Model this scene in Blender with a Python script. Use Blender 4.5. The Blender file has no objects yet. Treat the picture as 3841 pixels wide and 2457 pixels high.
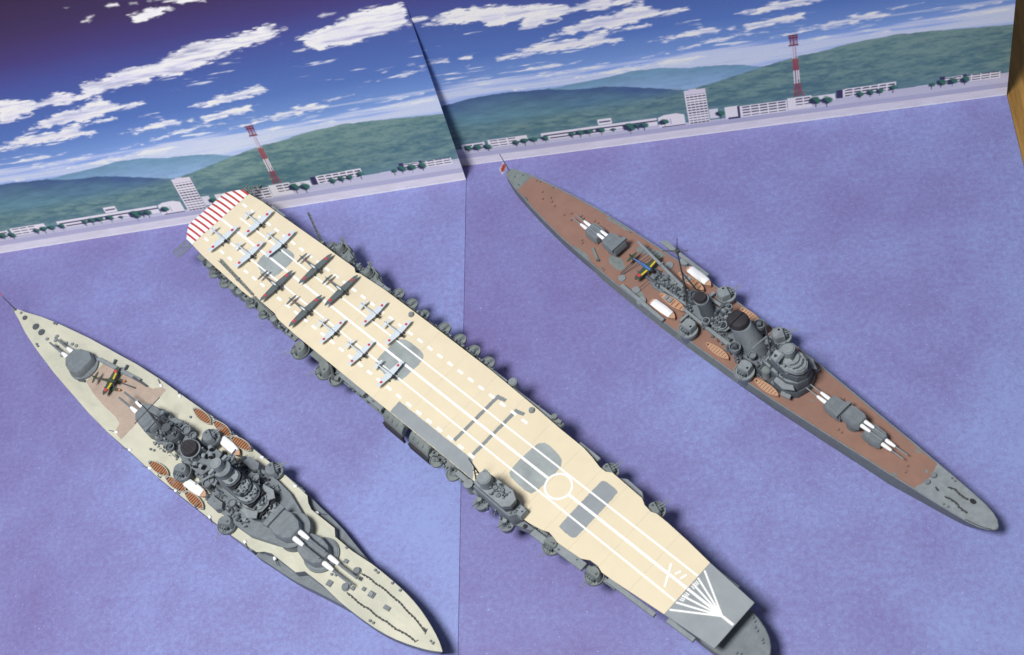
import bpy, math, random
import numpy as np
from mathutils import Matrix, Vector

random.seed(7)
SC = bpy.context.scene
COL = SC.collection
MM = 0.001            # everything below is written in millimetres

# ------------------------------------------------------------------ camera
cam_d = bpy.data.cameras.new('camera')
cam = bpy.data.objects.new('camera', cam_d)
COL.objects.link(cam)
cam_rot = Matrix(((0.9730829186, 0.1008035226, 0.2072396760),
                  (0.0299338692, 0.8363578331, -0.5473660004),
                  (-0.2285029474, 0.5388359906, 0.8108280818)))
cam.matrix_world = Matrix.Translation(Vector((-110.816, -440.021, 498.262)) * MM) @ cam_rot.to_4x4()
cam_d.sensor_fit = 'HORIZONTAL'
cam_d.sensor_width = 36.0
cam_d.lens = 36.0 * 4914.36 / 3841.0
cam_d.clip_start = 0.02
cam_d.clip_end = 20.0
cam_d.dof.use_dof = True
cam_d.dof.focus_distance = 0.60
cam_d.dof.aperture_fstop = 18.0
SC.camera = cam

# ------------------------------------------------------------------ room light: one lamp over the table, dim room around it
world = bpy.data.worlds.new('World')
SC.world = world
world.use_nodes = True
bg = world.node_tree.nodes['Background']
bg.inputs[0].default_value = (0.80, 0.88, 1.0, 1)
bg.inputs[1].default_value = 0.18
lamp_d = bpy.data.lights.new('desk_lamp', 'AREA')
lamp_d.shape = 'DISK'
lamp_d.size = 0.30
lamp_d.energy = 12.8
lamp_d.color = (1.0, 0.985, 0.96)
lamp = bpy.data.objects.new('desk_lamp', lamp_d)
COL.objects.link(lamp)
lamp.location = (-0.450, -0.470, 0.950)
lamp.rotation_euler = (Vector((-0.270, -0.120, 0)) - Vector(lamp.location)).to_track_quat('-Z', 'Y').to_euler()
SC.view_settings.view_transform = 'Standard'
SC.view_settings.look = 'None'
SC.view_settings.gamma = 1
SC.view_settings.exposure = 0.0
SC.cycles.max_bounces = 6

# ------------------------------------------------------------------ materials
def lin(r, g, b):
    f = lambda c: (c / 255 / 12.92) if c / 255 <= 0.04045 else ((c / 255 + 0.055) / 1.055) ** 2.4
    return (f(r), f(g), f(b), 1)

def new_mat(name):
    m = bpy.data.materials.new(name); m.use_nodes = True
    nt = m.node_tree; b = nt.nodes['Principled BSDF']
    return m, nt, b

def N(nt, kind, **kw):
    n = nt.nodes.new(kind)
    for k, v in kw.items():
        if k.startswith('i_'):
            n.inputs[k[2:].replace('_', ' ')].default_value = v
        else:
            setattr(n, k, v)
    return n

def paint(name, rgb, rough=0.55, var=0.10, scale=350.0, bump=0.12, fine=1800.0, spec=0.35, stretch=(1, 1, 1), stain=0.0, stain_scale=55.0, stain_rgb=(0.2, 0.21, 0.2)):
    """brush-painted plastic: colour drifts a little, surface has a fine tooth"""
    m, nt, b = new_mat(name)
    tc = N(nt, 'ShaderNodeTexCoord'); mp = N(nt, 'ShaderNodeMapping'); mp.inputs['Scale'].default_value = stretch
    nt.links.new(tc.outputs['Object'], mp.inputs[0])
    n1 = N(nt, 'ShaderNodeTexNoise', i_Scale=scale, i_Detail=5.0, i_Roughness=0.65)
    n2 = N(nt, 'ShaderNodeTexNoise', i_Scale=fine, i_Detail=3.0, i_Roughness=0.6)
    for n in (n1, n2): nt.links.new(mp.outputs[0], n.inputs['Vector'])
    cr = N(nt, 'ShaderNodeValToRGB')
    c = rgb
    cr.color_ramp.elements[0].position = 0.28; cr.color_ramp.elements[1].position = 0.72
    cr.color_ramp.elements[0].color = (c[0] * (1 - var), c[1] * (1 - var), c[2] * (1 - var), 1)
    cr.color_ramp.elements[1].color = (min(1, c[0] * (1 + var)), min(1, c[1] * (1 + var)), min(1, c[2] * (1 + var * .9)), 1)
    nt.links.new(n1.outputs['Fac'], cr.inputs[0]); col = cr.outputs[0]
    if stain:
        n3 = N(nt, 'ShaderNodeTexNoise', i_Scale=stain_scale, i_Detail=6.0, i_Roughness=0.7, i_Distortion=0.6); nt.links.new(mp.outputs[0], n3.inputs['Vector'])
        sr = N(nt, 'ShaderNodeMapRange'); sr.inputs['From Min'].default_value = 0.47; sr.inputs['From Max'].default_value = 0.72; sr.inputs['To Max'].default_value = stain
        nt.links.new(n3.outputs['Fac'], sr.inputs[0])
        mx = N(nt, 'ShaderNodeMix', data_type='RGBA'); mx.inputs[7].default_value = (*stain_rgb, 1)
        nt.links.new(sr.outputs[0], mx.inputs[0]); nt.links.new(col, mx.inputs[6]); col = mx.outputs[2]
    nt.links.new(col, b.inputs['Base Color'])
    bp = N(nt, 'ShaderNodeBump'); bp.inputs['Strength'].default_value = bump; bp.inputs['Distance'].default_value = 0.00025
    nt.links.new(n2.outputs['Fac'], bp.inputs['Height']); nt.links.new(bp.outputs[0], b.inputs['Normal'])
    b.inputs['Roughness'].default_value = rough; b.inputs['Specular IOR Level'].default_value = spec
    return m

M = {}
M['grey'] = paint('naval_grey', (0.172, 0.198, 0.222), var=.18, stain=.35, stain_scale=160, stain_rgb=(.12,.13,.14))
M['grey_l'] = paint('light_naval_grey', (0.232, 0.264, 0.286), var=.16, stain=.3, stain_scale=160, stain_rgb=(.16,.175,.18))
M['grey_d'] = paint('dark_naval_grey', (0.084, 0.098, 0.116))
M['grey_g'] = paint('green_tinted_grey', (0.188, 0.215, 0.216), var=.18, stain=.35, stain_scale=160, stain_rgb=(.12,.135,.13))
M['deck_bb'] = paint('pale_deck_paint', (0.545, 0.535, 0.440), var=0.09, stain=0.55, stain_rgb=(0.34, 0.36, 0.32), scale=120, stretch=(0.5, 1, 1))
M['deck_bb_brown'] = paint('worn_brown_deck', (0.400, 0.315, 0.265), var=0.14, stain=.5, stain_rgb=(.42,.36,.29), scale=260)
M['deck_ca'] = paint('linoleum_brown', (0.270, 0.154, 0.120), var=0.09, stain=0.35, stain_rgb=(0.20, 0.12, 0.10), scale=110)
M['deck_cv'] = paint('cream_flight_deck', (0.705, 0.620, 0.455), var=0.035, stain=0.18, stain_scale=30.0, stain_rgb=(0.55, 0.46, 0.33), scale=90, bump=0.06)
M['white'] = paint('white_paint', (0.83, 0.84, 0.86), var=0.03)
M['white_line'] = paint('white_decal', (0.84, 0.84, 0.83), var=0.02, bump=0.04)
M['red'] = paint('red_paint', (0.52, 0.055, 0.050), var=0.05)
M['red_dot'] = paint('red_roundel', (0.54, 0.050, 0.075), var=0.05)
M['black'] = paint('black_paint', (0.020, 0.020, 0.026), rough=0.6, var=0.2)
M['soot'] = paint('soot_black', (0.030, 0.028, 0.034), rough=0.7, var=0.25)
M['patch'] = paint('grey_deck_patch', (0.300, 0.335, 0.345), var=0.24, scale=95)
M['patch_s'] = paint('smooth_grey_patch', (0.270, 0.300, 0.325), var=0.10, scale=120)
M['patch_d'] = paint('dark_grey_strip', (0.215, 0.235, 0.245), var=0.10, scale=300)
M['boat_brown'] = paint('boat_brown', (0.360, 0.165, 0.085), var=0.12, scale=500)
M['boat_tan'] = paint('boat_tan', (0.500, 0.300, 0.195), var=0.08, scale=500)
M['boat_dark'] = paint('boat_bilge_brown', (0.060, 0.030, 0.022), var=0.1)
M['canvas'] = paint('canvas_awning', (0.40, 0.41, 0.37), var=0.08)
M['zero'] = paint('pale_blue_grey_airframe', (0.560, 0.625, 0.680), rough=0.45, var=0.05)
M['green'] = paint('dark_green_airframe', (0.110, 0.132, 0.142), rough=0.4, var=0.15)
M['green2'] = paint('olive_green_airframe', (0.055, 0.075, 0.050), rough=0.5, var=0.15)
M['blue'] = paint('blue_paint', (0.060, 0.165, 0.400), var=0.1)
M['yellow'] = paint('yellow_paint', (0.640, 0.500, 0.040), var=0.06)
M['orange'] = paint('orange_paint', (0.65, 0.19, 0.07), var=0.06)
M['silver'] = paint('bare_metal', (0.62, 0.67, 0.72), rough=0.35, var=0.05)
M['chain'] = paint('dark_chain', (0.060, 0.062, 0.070), rough=0.45, var=0.25, scale=1500)
M['wire'] = paint('dark_mast', (0.075, 0.075, 0.085), rough=0.5)
M['grey_hull'] = paint('hull_grey', (0.150, 0.170, 0.172), var=.14, stain=.3, stain_scale=90, stain_rgb=(.10,.11,.11))
M['paper'] = paint('white_card_core', (0.70, 0.70, 0.72), var=0.03)

# deck seams on the flight deck panels are real joints; planking on the battleship deck is below a tenth of a millimetre
def sea_material():
    m, nt, b = new_mat('printed_sea')
    tc = N(nt, 'ShaderNodeTexCoord')
    big = N(nt, 'ShaderNodeTexNoise', i_Scale=9.0, i_Detail=3.0, i_Roughness=0.55, i_Distortion=0.4)
    mid = N(nt, 'ShaderNodeTexNoise', i_Scale=42.0, i_Detail=5.0, i_Roughness=0.65)
    fin = N(nt, 'ShaderNodeTexNoise', i_Scale=430.0, i_Detail=5.0, i_Roughness=0.8)
    gra = N(nt, 'ShaderNodeTexNoise', i_Scale=2300.0, i_Detail=2.0, i_Roughness=0.7)
    mp = N(nt, 'ShaderNodeMapping'); mp.inputs['Location'].default_value = (0.31, 0.12, 0.0)
    nt.links.new(tc.outputs['Object'], mp.inputs[0])
    for n in (big, mid, fin, gra): nt.links.new(mp.outputs[0], n.inputs['Vector'])
    sx = N(nt, 'ShaderNodeSeparateXYZ'); nt.links.new(tc.outputs['Object'], sx.inputs[0])
    # the print runs from purple on its left edge to a clearer blue on its right edge
    mr = N(nt, 'ShaderNodeMapRange'); mr.inputs['From Min'].default_value = -0.266; mr.inputs['From Max'].default_value = 0.0
    mr.inputs['To Min'].default_value = -0.10; mr.inputs['To Max'].default_value = 0.11
    nt.links.new(sx.outputs['X'], mr.inputs[0])
    def mth(op, a, bb):
        n = N(nt, 'ShaderNodeMath', operation=op)
        for i, v in enumerate((a, bb)):
            if isinstance(v, (int, float)): n.inputs[i].default_value = v
            else: nt.links.new(v, n.inputs[i])
        return n.outputs[0]
    f = mth('ADD', mth('MULTIPLY', big.outputs['Fac'], 0.85), mth('MULTIPLY', mid.outputs['Fac'], 0.42))
    f = mth('ADD', f, mth('MULTIPLY', fin.outputs['Fac'], 0.95))
    f = mth('ADD', f, mth('MULTIPLY', gra.outputs['Fac'], 0.60))
    f = mth('ADD', mth('SUBTRACT', f, 0.90), mr.outputs[0])
    cr = N(nt, 'ShaderNodeValToRGB'); e = cr.color_ramp.elements
    e[0].position = 0.22; e[0].color = (0.168, 0.140, 0.335, 1)
    e[1].position = 0.80; e[1].color = (0.248, 0.305, 0.600, 1)
    x = e.new(0.50); x.color = (0.202, 0.200, 0.440, 1)
    nt.links.new(f, cr.inputs[0])
    # sparse pale flecks of foam in the print
    sp = N(nt, 'ShaderNodeTexNoise', i_Scale=900.0, i_Detail=1.0); nt.links.new(mp.outputs[0], sp.inputs['Vector'])
    sr = N(nt, 'ShaderNodeValToRGB'); sr.color_ramp.elements[0].position = 0.70; sr.color_ramp.elements[1].position = 0.84
    nt.links.new(sp.outputs['Fac'], sr.inputs[0])
    mx = N(nt, 'ShaderNodeMix', data_type='RGBA'); mx.inputs[7].default_value = (0.40, 0.42, 0.74, 1)
    nt.links.new(sr.outputs[0], mx.inputs[0]); nt.links.new(cr.outputs[0], mx.inputs[6])
    nt.links.new(mx.outputs[2], b.inputs['Base Color'])
    bp = N(nt, 'ShaderNodeBump'); bp.inputs['Strength'].default_value = 0.10; bp.inputs['Distance'].default_value = 0.0002
    nt.links.new(gra.outputs['Fac'], bp.inputs['Height']); nt.links.new(bp.outputs[0], b.inputs['Normal'])
    b.inputs['Roughness'].default_value = 0.42; b.inputs['Specular IOR Level'].default_value = 0.35
    return m
M['sea'] = sea_material()

def print_material():
    m, nt, b = new_mat('printed_harbour')
    at = N(nt, 'ShaderNodeAttribute', attribute_name='print_ink')
    tc = N(nt, 'ShaderNodeTexCoord'); g = N(nt, 'ShaderNodeTexNoise', i_Scale=1500.0, i_Detail=3.0, i_Roughness=0.8)
    nt.links.new(tc.outputs['Object'], g.inputs['Vector'])
    mr = N(nt, 'ShaderNodeMapRange'); mr.inputs['To Min'].default_value = 0.76; mr.inputs['To Max'].default_value = 1.24
    nt.links.new(g.outputs['Fac'], mr.inputs[0])
    mx = N(nt, 'ShaderNodeVectorMath', operation='SCALE')
    nt.links.new(at.outputs['Color'], mx.inputs[0]); nt.links.new(mr.outputs[0], mx.inputs['Scale'])
    nt.links.new(mx.outputs[0], b.inputs['Base Color'])
    b.inputs['Roughness'].default_value = 0.45; b.inputs['Specular IOR Level'].default_value = 0.3
    return m
M['print'] = print_material()

def wood_material():
    m, nt, b = new_mat('oak_tabletop')
    tc = N(nt, 'ShaderNodeTexCoord'); mp = N(nt, 'ShaderNodeMapping'); mp.inputs['Scale'].default_value = (14, 1.0, 1)
    mp.inputs['Rotation'].default_value = (0, 0, 0.05)
    nt.links.new(tc.outputs['Object'], mp.inputs[0])
    w = N(nt, 'ShaderNodeTexNoise', i_Scale=16.0, i_Detail=6.0, i_Roughness=0.65, i_Distortion=0.8)
    g = N(nt, 'ShaderNodeTexNoise', i_Scale=120.0, i_Detail=3.0)
    nt.links.new(mp.outputs[0], w.inputs['Vector']); nt.links.new(mp.outputs[0], g.inputs['Vector'])
    ad = N(nt, 'ShaderNodeMath', operation='MULTIPLY_ADD'); ad.inputs[1].default_value = 0.35
    nt.links.new(g.outputs['Fac'], ad.inputs[0]); nt.links.new(w.outputs['Fac'], ad.inputs[2])
    cr = N(nt, 'ShaderNodeValToRGB'); e = cr.color_ramp.elements
    e[0].position = 0.45; e[0].color = (0.175, 0.088, 0.020, 1); e[1].position = 0.85; e[1].color = (0.380, 0.215, 0.060, 1)
    nt.links.new(ad.outputs[0], cr.inputs[0]); nt.links.new(cr.outputs[0], b.inputs['Base Color'])
    b.inputs['Roughness'].default_value = 0.4
    return m
M['wood'] = wood_material()

# ------------------------------------------------------------------ mesh builder (millimetres in, metres out)
class MB:
    def __init__(self): self.v = []; self.f = []
    def add(self, vs, fs):
        o = len(self.v); self.v += [tuple(p) for p in vs]; self.f += [tuple(i + o for i in f) for f in fs]; return self
    def loft(self, rings, cap0=True, cap1=True, closed=True):
        n = len(rings[0]); vs = [p for r in rings for p in r]; fs = []
        for k in range(len(rings) - 1):
            for i in range(n if closed else n - 1):
                j = (i + 1) % n
                fs.append((k * n + i, k * n + j, (k + 1) * n + j, (k + 1) * n + i))
        if cap0: fs.append(tuple(range(n - 1, -1, -1)))
        if cap1: fs.append(tuple((len(rings) - 1) * n + i for i in range(n)))
        return self.add(vs, fs)
    def prism(self, pts, z0, z1, inset=0.0, bev=0.0):
        """upright plate or block from a counter-clockwise outline; inset/bev soften its top edge"""
        a = sum(pts[i][0] * pts[(i + 1) % len(pts)][1] - pts[(i + 1) % len(pts)][0] * pts[i][1] for i in range(len(pts)))
        if a < 0: pts = pts[::-1]
        cx = sum(p[0] for p in pts) / len(pts); cy = sum(p[1] for p in pts) / len(pts)
        def shr(d):
            out = []
            for x, y in pts:
                L = math.hypot(x - cx, y - cy) or 1; k = max(0.0, 1 - d / L); out.append((cx + (x - cx) * k, cy + (y - cy) * k))
            return out
        rings = [[(x, y, z0) for x, y in pts]]
        if bev > 0:
            rings.append([(x, y, z1 - bev) for x, y in shr(inset * .3)])
        rings.append([(x, y, z1) for x, y in shr(inset)])
        return self.loft(rings)
    def box(self, cx, cy, z0, sx, sy, h, rz=0.0, inset=0.0, bev=0.0):
        c, s = math.cos(rz), math.sin(rz); p = []
        for x, y in ((-sx / 2, -sy / 2), (sx / 2, -sy / 2), (sx / 2, sy / 2), (-sx / 2, sy / 2)): p.append((cx + c * x - s * y, cy + s * x + c * y))
        return self.prism(p, z0, z0 + h, inset, bev)
    def cyl(self, cx, cy, z0, z1, r0, r1=None, n=20, kx=1.0, ky=1.0, dx=0.0, dy=0.0):
        r1 = r0 if r1 is None else r1
        ring = lambda r, z, ox, oy: [(cx + ox + kx * r * math.cos(2 * math.pi * i / n), cy + oy + ky * r * math.sin(2 * math.pi * i / n), z) for i in range(n)]
        return self.loft([ring(r0, z0, 0, 0), ring(r1, z1, dx, dy)])
    def tub(self, cx, cy, z0, z1, r, th=0.35, n=20, floor=0.5, a0=0.0, a1=360.0):
        """round splinter shield with a floor"""
        self.cyl(cx, cy, z0, z0 + floor, r * 0.98, n=n)
        full = a1 - a0 >= 359.9; k = n if full else n + 1
        ang = [math.radians(a0 + (a1 - a0) * i / n) for i in range(k)]
        q = lambda rr, z: [(cx + rr * math.cos(a), cy + rr * math.sin(a), z) for a in ang]
        rings = [q(r, z0), q(r, z1), q(r - th, z1), q(r - th, z0 + floor * .5)]
        vs = [p for g in rings for p in g]; fs = []
        for g in range(4):
            h = (g + 1) % 4
            for i in range(k if full else k - 1):
                j = (i + 1) % k; fs.append((g * k + i, g * k + j, h * k + j, h * k + i))
        if not full: fs += [(0, k, 2 * k, 3 * k), (4 * k - 1, 3 * k - 1, 2 * k - 1, k - 1)]
        return self.add(vs, fs)
    def tube(self, p, q, r, r2=None, n=8):
        p = Vector(p); q = Vector(q); r2 = r if r2 is None else r2
        d = (q - p).normalized(); u = d.orthogonal().normalized(); w = d.cross(u)
        ring = lambda c, rr: [tuple(c + u * (rr * math.cos(2 * math.pi * i / n)) + w * (rr * math.sin(2 * math.pi * i / n))) for i in range(n)]
        return self.loft([ring(p, r), ring(q, r2)])
    def path(self, pts, r, n=6):
        for a, b in zip(pts[:-1], pts[1:]): self.tube(a, b, r, n=n)
        return self
    def ball(self, cx, cy, cz, rx, ry=None, rz=None, n=12, m=7, half=False):
        ry = ry or rx; rz = rz or rx; rings = []
        lo = 0.0 if half else -math.pi / 2 * .96
        for k in range(m):
            t = lo + (math.pi / 2 * .96 - lo) * k / (m - 1)
            rings.append([(cx + rx * math.cos(t) * math.cos(2 * math.pi * i / n), cy + ry * math.cos(t) * math.sin(2 * math.pi * i / n), cz + rz * math.sin(t)) for i in range(n)])
        return self.loft(rings)
    def strip(self, st, zf, th, rise=0.0):
        """plate that follows a sheer line: st = (x, y_starboard, y_port)"""
        rings = []
        for x, a, b in st:
            z = zf(x) + rise; rings.append([(x, a, z - th), (x, b, z - th), (x, b, z), (x, a, z)])
        return self.loft(rings)
    def build(self, name, mat, parent=None, loc=(0, 0, 0), rz=0.0, smooth=35, scale=1.0):
        me = bpy.data.meshes.new(name)
        me.from_pydata([(x * MM, y * MM, z * MM) for x, y, z in self.v], [], self.f)
        me.validate(); 
        import bmesh
        bm = bmesh.new(); bm.from_mesh(me); bmesh.ops.recalc_face_normals(bm, faces=bm.faces); bm.to_mesh(me); bm.free()
        me.materials.append(M[mat] if isinstance(mat, str) else mat)
        if smooth:
            me.shade_smooth(); me.set_sharp_from_angle(angle=math.radians(smooth))
        o = bpy.data.objects.new(name, me); COL.objects.link(o)
        o.location = [c * MM for c in loc]; o.rotation_euler = (0, 0, rz)
        if scale != 1.0: o.scale = (scale,) * 3
        o.parent = parent
        return o

def build_each(mb, name, mat, parent):
    """one object for each connected piece of a builder"""
    root = list(range(len(mb.v)))
    def find(i):
        while root[i] != i: root[i] = root[root[i]]; i = root[i]
        return i
    for f in mb.f:
        for i in f[1:]: root[find(i)] = find(f[0])
    groups = {}
    for f in mb.f: groups.setdefault(find(f[0]), []).append(f)
    for fs in groups.values():
        ids = sorted({i for f in fs for i in f}); m = {k: n for n, k in enumerate(ids)}
        q = MB(); q.add([mb.v[i] for i in ids], [tuple(m[i] for i in f) for f in fs]); q.build(name, mat, parent)

def thing(name, label, cat, loc=(0, 0, 0), rz=0.0, group=None):
    o = bpy.data.objects.new(name, None); COL.objects.link(o)
    o.empty_display_size = 0.01
    o.location = [c * MM for c in loc]; o.rotation_euler = (0, 0, rz)
    o['label'] = label; o['category'] = cat
    if group: o['group'] = group
    return o

def copy_tree(o, parent):
    c = o.copy(); COL.objects.link(c); c.parent = parent
    for ch in KIDS.get(o.name, []): copy_tree(ch, c)
    return c
KIDS = {}
def index_kids():
    KIDS.clear()
    for o in COL.objects:
        if o.parent: KIDS.setdefault(o.parent.name, []).append(o)
def clone(o, parent, loc, rz=0.0, mirror=False):
    index_kids()
    c = copy_tree(o, parent); c.location = [k * MM for k in loc]; c.rotation_euler = (0, 0, rz)
    return c
def interp(tab, x, k=1):
    xs = [t[0] for t in tab]
    return float(np.interp(x, xs, [t[k] for t in tab]))

# ================================================================== THE SETTING
mb = MB(); mb.box(-250, -120, -31, 1500, 1200, 30)
o = mb.build('tabletop', 'wood', smooth=0); o['kind'] = 'structure'

CARD_W, CARD_D, CARD_H = 273.0, 305.0, 152.0

# clouds of the printed sky, outlines in millimetres on the sheet: distance from its right edge, height above the fold
CLOUDS = [
[(-127.4,129.7),(-122.3,129.9),(-118.0,130.4),(-114.5,132.4),(-109.9,131.9),(-107.6,129.6),(-103.9,128.8),(-108.4,127.9),(-111.0,125.7),(-115.4,125.2),(-119.9,124.3),(-124.7,124.9),(-126.0,127.5)],
[(-135.9,136.1),(-132.8,137.2),(-128.2,136.7),(-128.6,135.0),(-133.9,135.2)],
[(-123.7,135.7),(-118.9,135.4),(-119.6,133.9),(-123.3,134.7)],
[(-114.5,134.2),(-105.8,133.7),(-93.9,131.2),(-89.0,129.2),(-95.4,129.4),(-106.4,132.3)],
[(-154.1,139.5),(-151.0,139.1),(-153.1,138.4)],
[(-149.5,130.6),(-144.0,133.2),(-142.1,132.8),(-146.5,130.0)],
[(-167.4,97.3),(-156.5,98.1),(-144.8,100.6),(-130.3,102.0),(-117.2,104.7),(-104.5,108.7),(-92.8,108.6),(-79.0,110.0),(-68.3,111.4),(-61.6,110.9),(-63.7,108.6),(-57.9,106.9),(-65.7,103.3),(-71.9,102.3),(-82.9,100.3),(-90.2,98.9),(-106.4,94.5),(-117.6,92.4),(-130.0,93.5),(-133.4,91.7),(-146.4,91.9),(-155.5,91.2),(-164.7,88.5),(-172.1,88.0),(-176.0,90.9),(-168.2,93.9)],
[(-211.0,95.7),(-200.6,95.1),(-193.6,93.1),(-193.5,91.5),(-184.6,94.8),(-181.0,96.6),(-174.5,93.7),(-168.1,92.4),(-171.9,88.5),(-181.1,87.8),(-185.7,87.7),(-194.3,88.5),(-197.7,87.1),(-197.9,85.0),(-203.4,85.1),(-212.0,82.6),(-217.8,83.8)],
[(-205.1,76.8),(-195.4,81.3),(-184.2,85.3),(-176.2,83.6),(-170.7,85.6),(-161.5,87.9),(-156.1,84.6),(-153.0,81.9),(-142.4,81.7),(-137.6,80.7),(-143.8,78.9),(-152.3,79.6),(-162.6,78.6),(-165.1,77.0),(-174.7,75.8),(-185.5,75.9),(-196.4,76.1)],
[(-214.4,73.3),(-209.2,76.0),(-200.5,75.3),(-204.5,72.9),(-212.2,72.3)],
[(-234.5,68.9),(-227.0,70.0),(-214.4,72.8),(-200.0,73.6),(-191.4,73.9),(-183.3,75.9),(-169.5,75.7),(-158.1,75.5),(-159.1,73.7),(-169.9,73.3),(-180.9,71.9),(-172.3,67.7),(-182.6,66.6),(-198.3,66.6),(-213.9,67.5),(-226.0,67.2),(-233.4,66.6)],
[(-222.3,59.2),(-215.0,60.5),(-206.6,60.5),(-200.7,59.2),(-193.0,59.9),(-196.8,57.8),(-206.3,57.6),(-217.5,57.6)],
[(-223.4,53.7),(-210.4,55.0),(-196.4,54.9),(-181.5,55.2),(-184.2,53.5),(-197.5,52.9),(-207.0,52.6),(-220.3,52.5)],
[(-239.0,46.4),(-218.9,48.1),(-189.4,50.6),(-170.3,51.7),(-151.7,52.3),(-135.4,52.3),(-137.9,50.6),(-153.1,49.3),(-171.5,49.2),(-194.9,48.9),(-214.1,48.2),(-239.6,45.3)],
[(-169.4,55.5),(-153.9,57.3),(-143.0,59.4),(-129.5,61.5),(-116.0,61.9),(-107.7,60.6),(-112.8,59.0),(-130.6,59.0),(-144.1,56.9),(-159.5,55.1)],
[(-169.1,65.4),(-158.0,65.8),(-148.6,66.6),(-141.0,67.7),(-131.5,68.9),(-129.5,67.4),(-119.8,67.5),(-121.4,65.7),(-137.2,64.2),(-148.2,63.7),(-161.2,64.8)],
[(-120.2,66.5),(-110.1,67.6),(-100.0,68.6),(-89.5,69.0),(-92.0,66.9),(-91.0,65.1),(-99.0,64.7),(-110.7,64.0),(-116.6,62.5),(-116.4,65.2)],
[(-121.5,73.7),(-114.8,74.9),(-105.2,77.0),(-96.5,77.2),(-89.0,78.7),(-81.4,78.6),(-78.1,75.4),(-85.0,73.8),(-91.3,73.0),(-100.5,71.8),(-107.4,71.7),(-115.7,72.9)],
[(-106.6,56.1),(-95.0,58.5),(-82.0,60.6),(-70.2,62.3),(-59.9,62.2),(-51.9,60.5),(-56.9,58.5),(-67.6,57.5),(-79.1,56.8),(-92.4,56.4),(-101.3,56.1)],
[(-55.8,100.3),(-49.6,102.7),(-36.0,104.5),(-31.8,107.3),(-24.9,108.7),(-14.9,110.2),(-7.1,109.9),(-0.6,109.4),(-0.7,97.0),(-11.8,94.7),(-20.2,93.6),(-28.6,92.6),(-36.7,92.8),(-46.8,92.1),(-49.4,94.1),(-52.5,95.7),(-52.7,98.6)],
[(-59.2,94.3),(-53.2,94.9),(-53.3,93.5),(-57.9,93.2)],
[(-41.2,110.3),(-38.3,111.5),(-32.2,110.7),(-34.2,109.7),(-39.8,109.5)],
[(-25.3,69.8),(-19.1,71.0),(-10.5,72.1),(-1.2,73.1),(-0.8,71.6),(-11.2,69.8),(-21.2,69.4)],
[(-55.1,63.8),(-48.0,64.4),(-37.7,65.0),(-39.0,63.5),(-46.8,63.1),(-51.9,62.9)],
[(-33.5,57.2),(-22.9,58.6),(-10.2,59.0),(-2.8,58.7),(-6.6,57.2),(-19.4,56.3),(-30.5,56.0)],
[(-41.3,54.1),(-28.4,54.5),(-15.6,55.0),(-0.9,53.9),(-0.5,52.3),(-16.5,52.0),(-29.2,52.1),(-38.3,52.9)],
[(-46.7,55.8),(-40.5,56.6),(-39.1,55.7),(-42.7,54.9)],
[(-70.4,54.4),(-63.7,56.2),(-57.0,55.8),(-62.7,54.4),(-67.9,54.2)],
[(-9.4,75.9),(-5.2,76.2),(-5.1,75.2),(-8.8,75.0)],
[(-22.4,73.7),(-19.1,75.0),(-19.1,73.8),(-21.7,73.2)],
[(-32.6,70.3),(-28.3,70.7),(-29.5,69.7)],
[(-245.3,100.8),(-236.1,100.0),(-222.6,98.3),(-211.3,97.1),(-200.3,95.0),(-192.8,94.4),(-194.7,92.9),(-204.1,91.8),(-207.6,89.6),(-216.9,89.4),(-228.5,86.7),(-231.3,88.2),(-232.3,90.4),(-240.0,91.0),(-248.2,90.0)],
[(-250.7,72.0),(-244.1,72.3),(-244.1,70.7),(-249.4,70.5)],
[(-257.1,57.1),(-248.6,58.2),(-237.3,57.3),(-240.9,56.2),(-252.5,56.0)],
[(-94.0,52.4),(-82.1,53.6),(-76.6,52.0),(-85.6,51.2)],
[(-63.9,50.9),(-54.0,52.0),(-51.5,49.4),(-61.8,49.4)],
[(-267.3,99.2),(-263.1,99.9),(-257.9,98.9),(-259.3,96.7),(-265.0,96.3),(-267.8,97.4)],
[(-264.2,93.6),(-258.1,95.5),(-252.2,99.3),(-243.9,101.1),(-239.4,100.2),(-243.0,95.5),(-247.3,91.4),(-254.1,92.7),(-262.8,92.9)],
[(-269.2,70.8),(-265.4,72.7),(-260.4,73.1),(-255.5,72.9),(-255.8,70.3),(-262.0,70.3)],
[(-267.3,63.4),(-263.0,63.9),(-259.0,63.4),(-262.4,63.0)],
[(-267.2,57.9),(-257.1,58.2),(-247.2,58.1),(-237.5,57.7),(-239.4,56.4),(-251.6,57.1),(-261.5,57.2)],
[(-260.6,51.7),(-252.8,52.4),(-243.8,52.0),(-245.8,50.8),(-254.8,51.1)],
[(-251.0,71.5),(-248.3,72.6),(-243.5,72.4),(-244.7,70.8),(-249.7,70.5)],
[(-249.3,65.9),(-246.6,67.0),(-247.5,65.0)],
[(-252.2,99.3),(-236.1,101.0),(-228.7,99.6),(-221.0,98.5),(-223.3,88.7),(-231.5,88.3),(-237.0,91.4),(-246.4,91.7)],
#R
]

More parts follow.
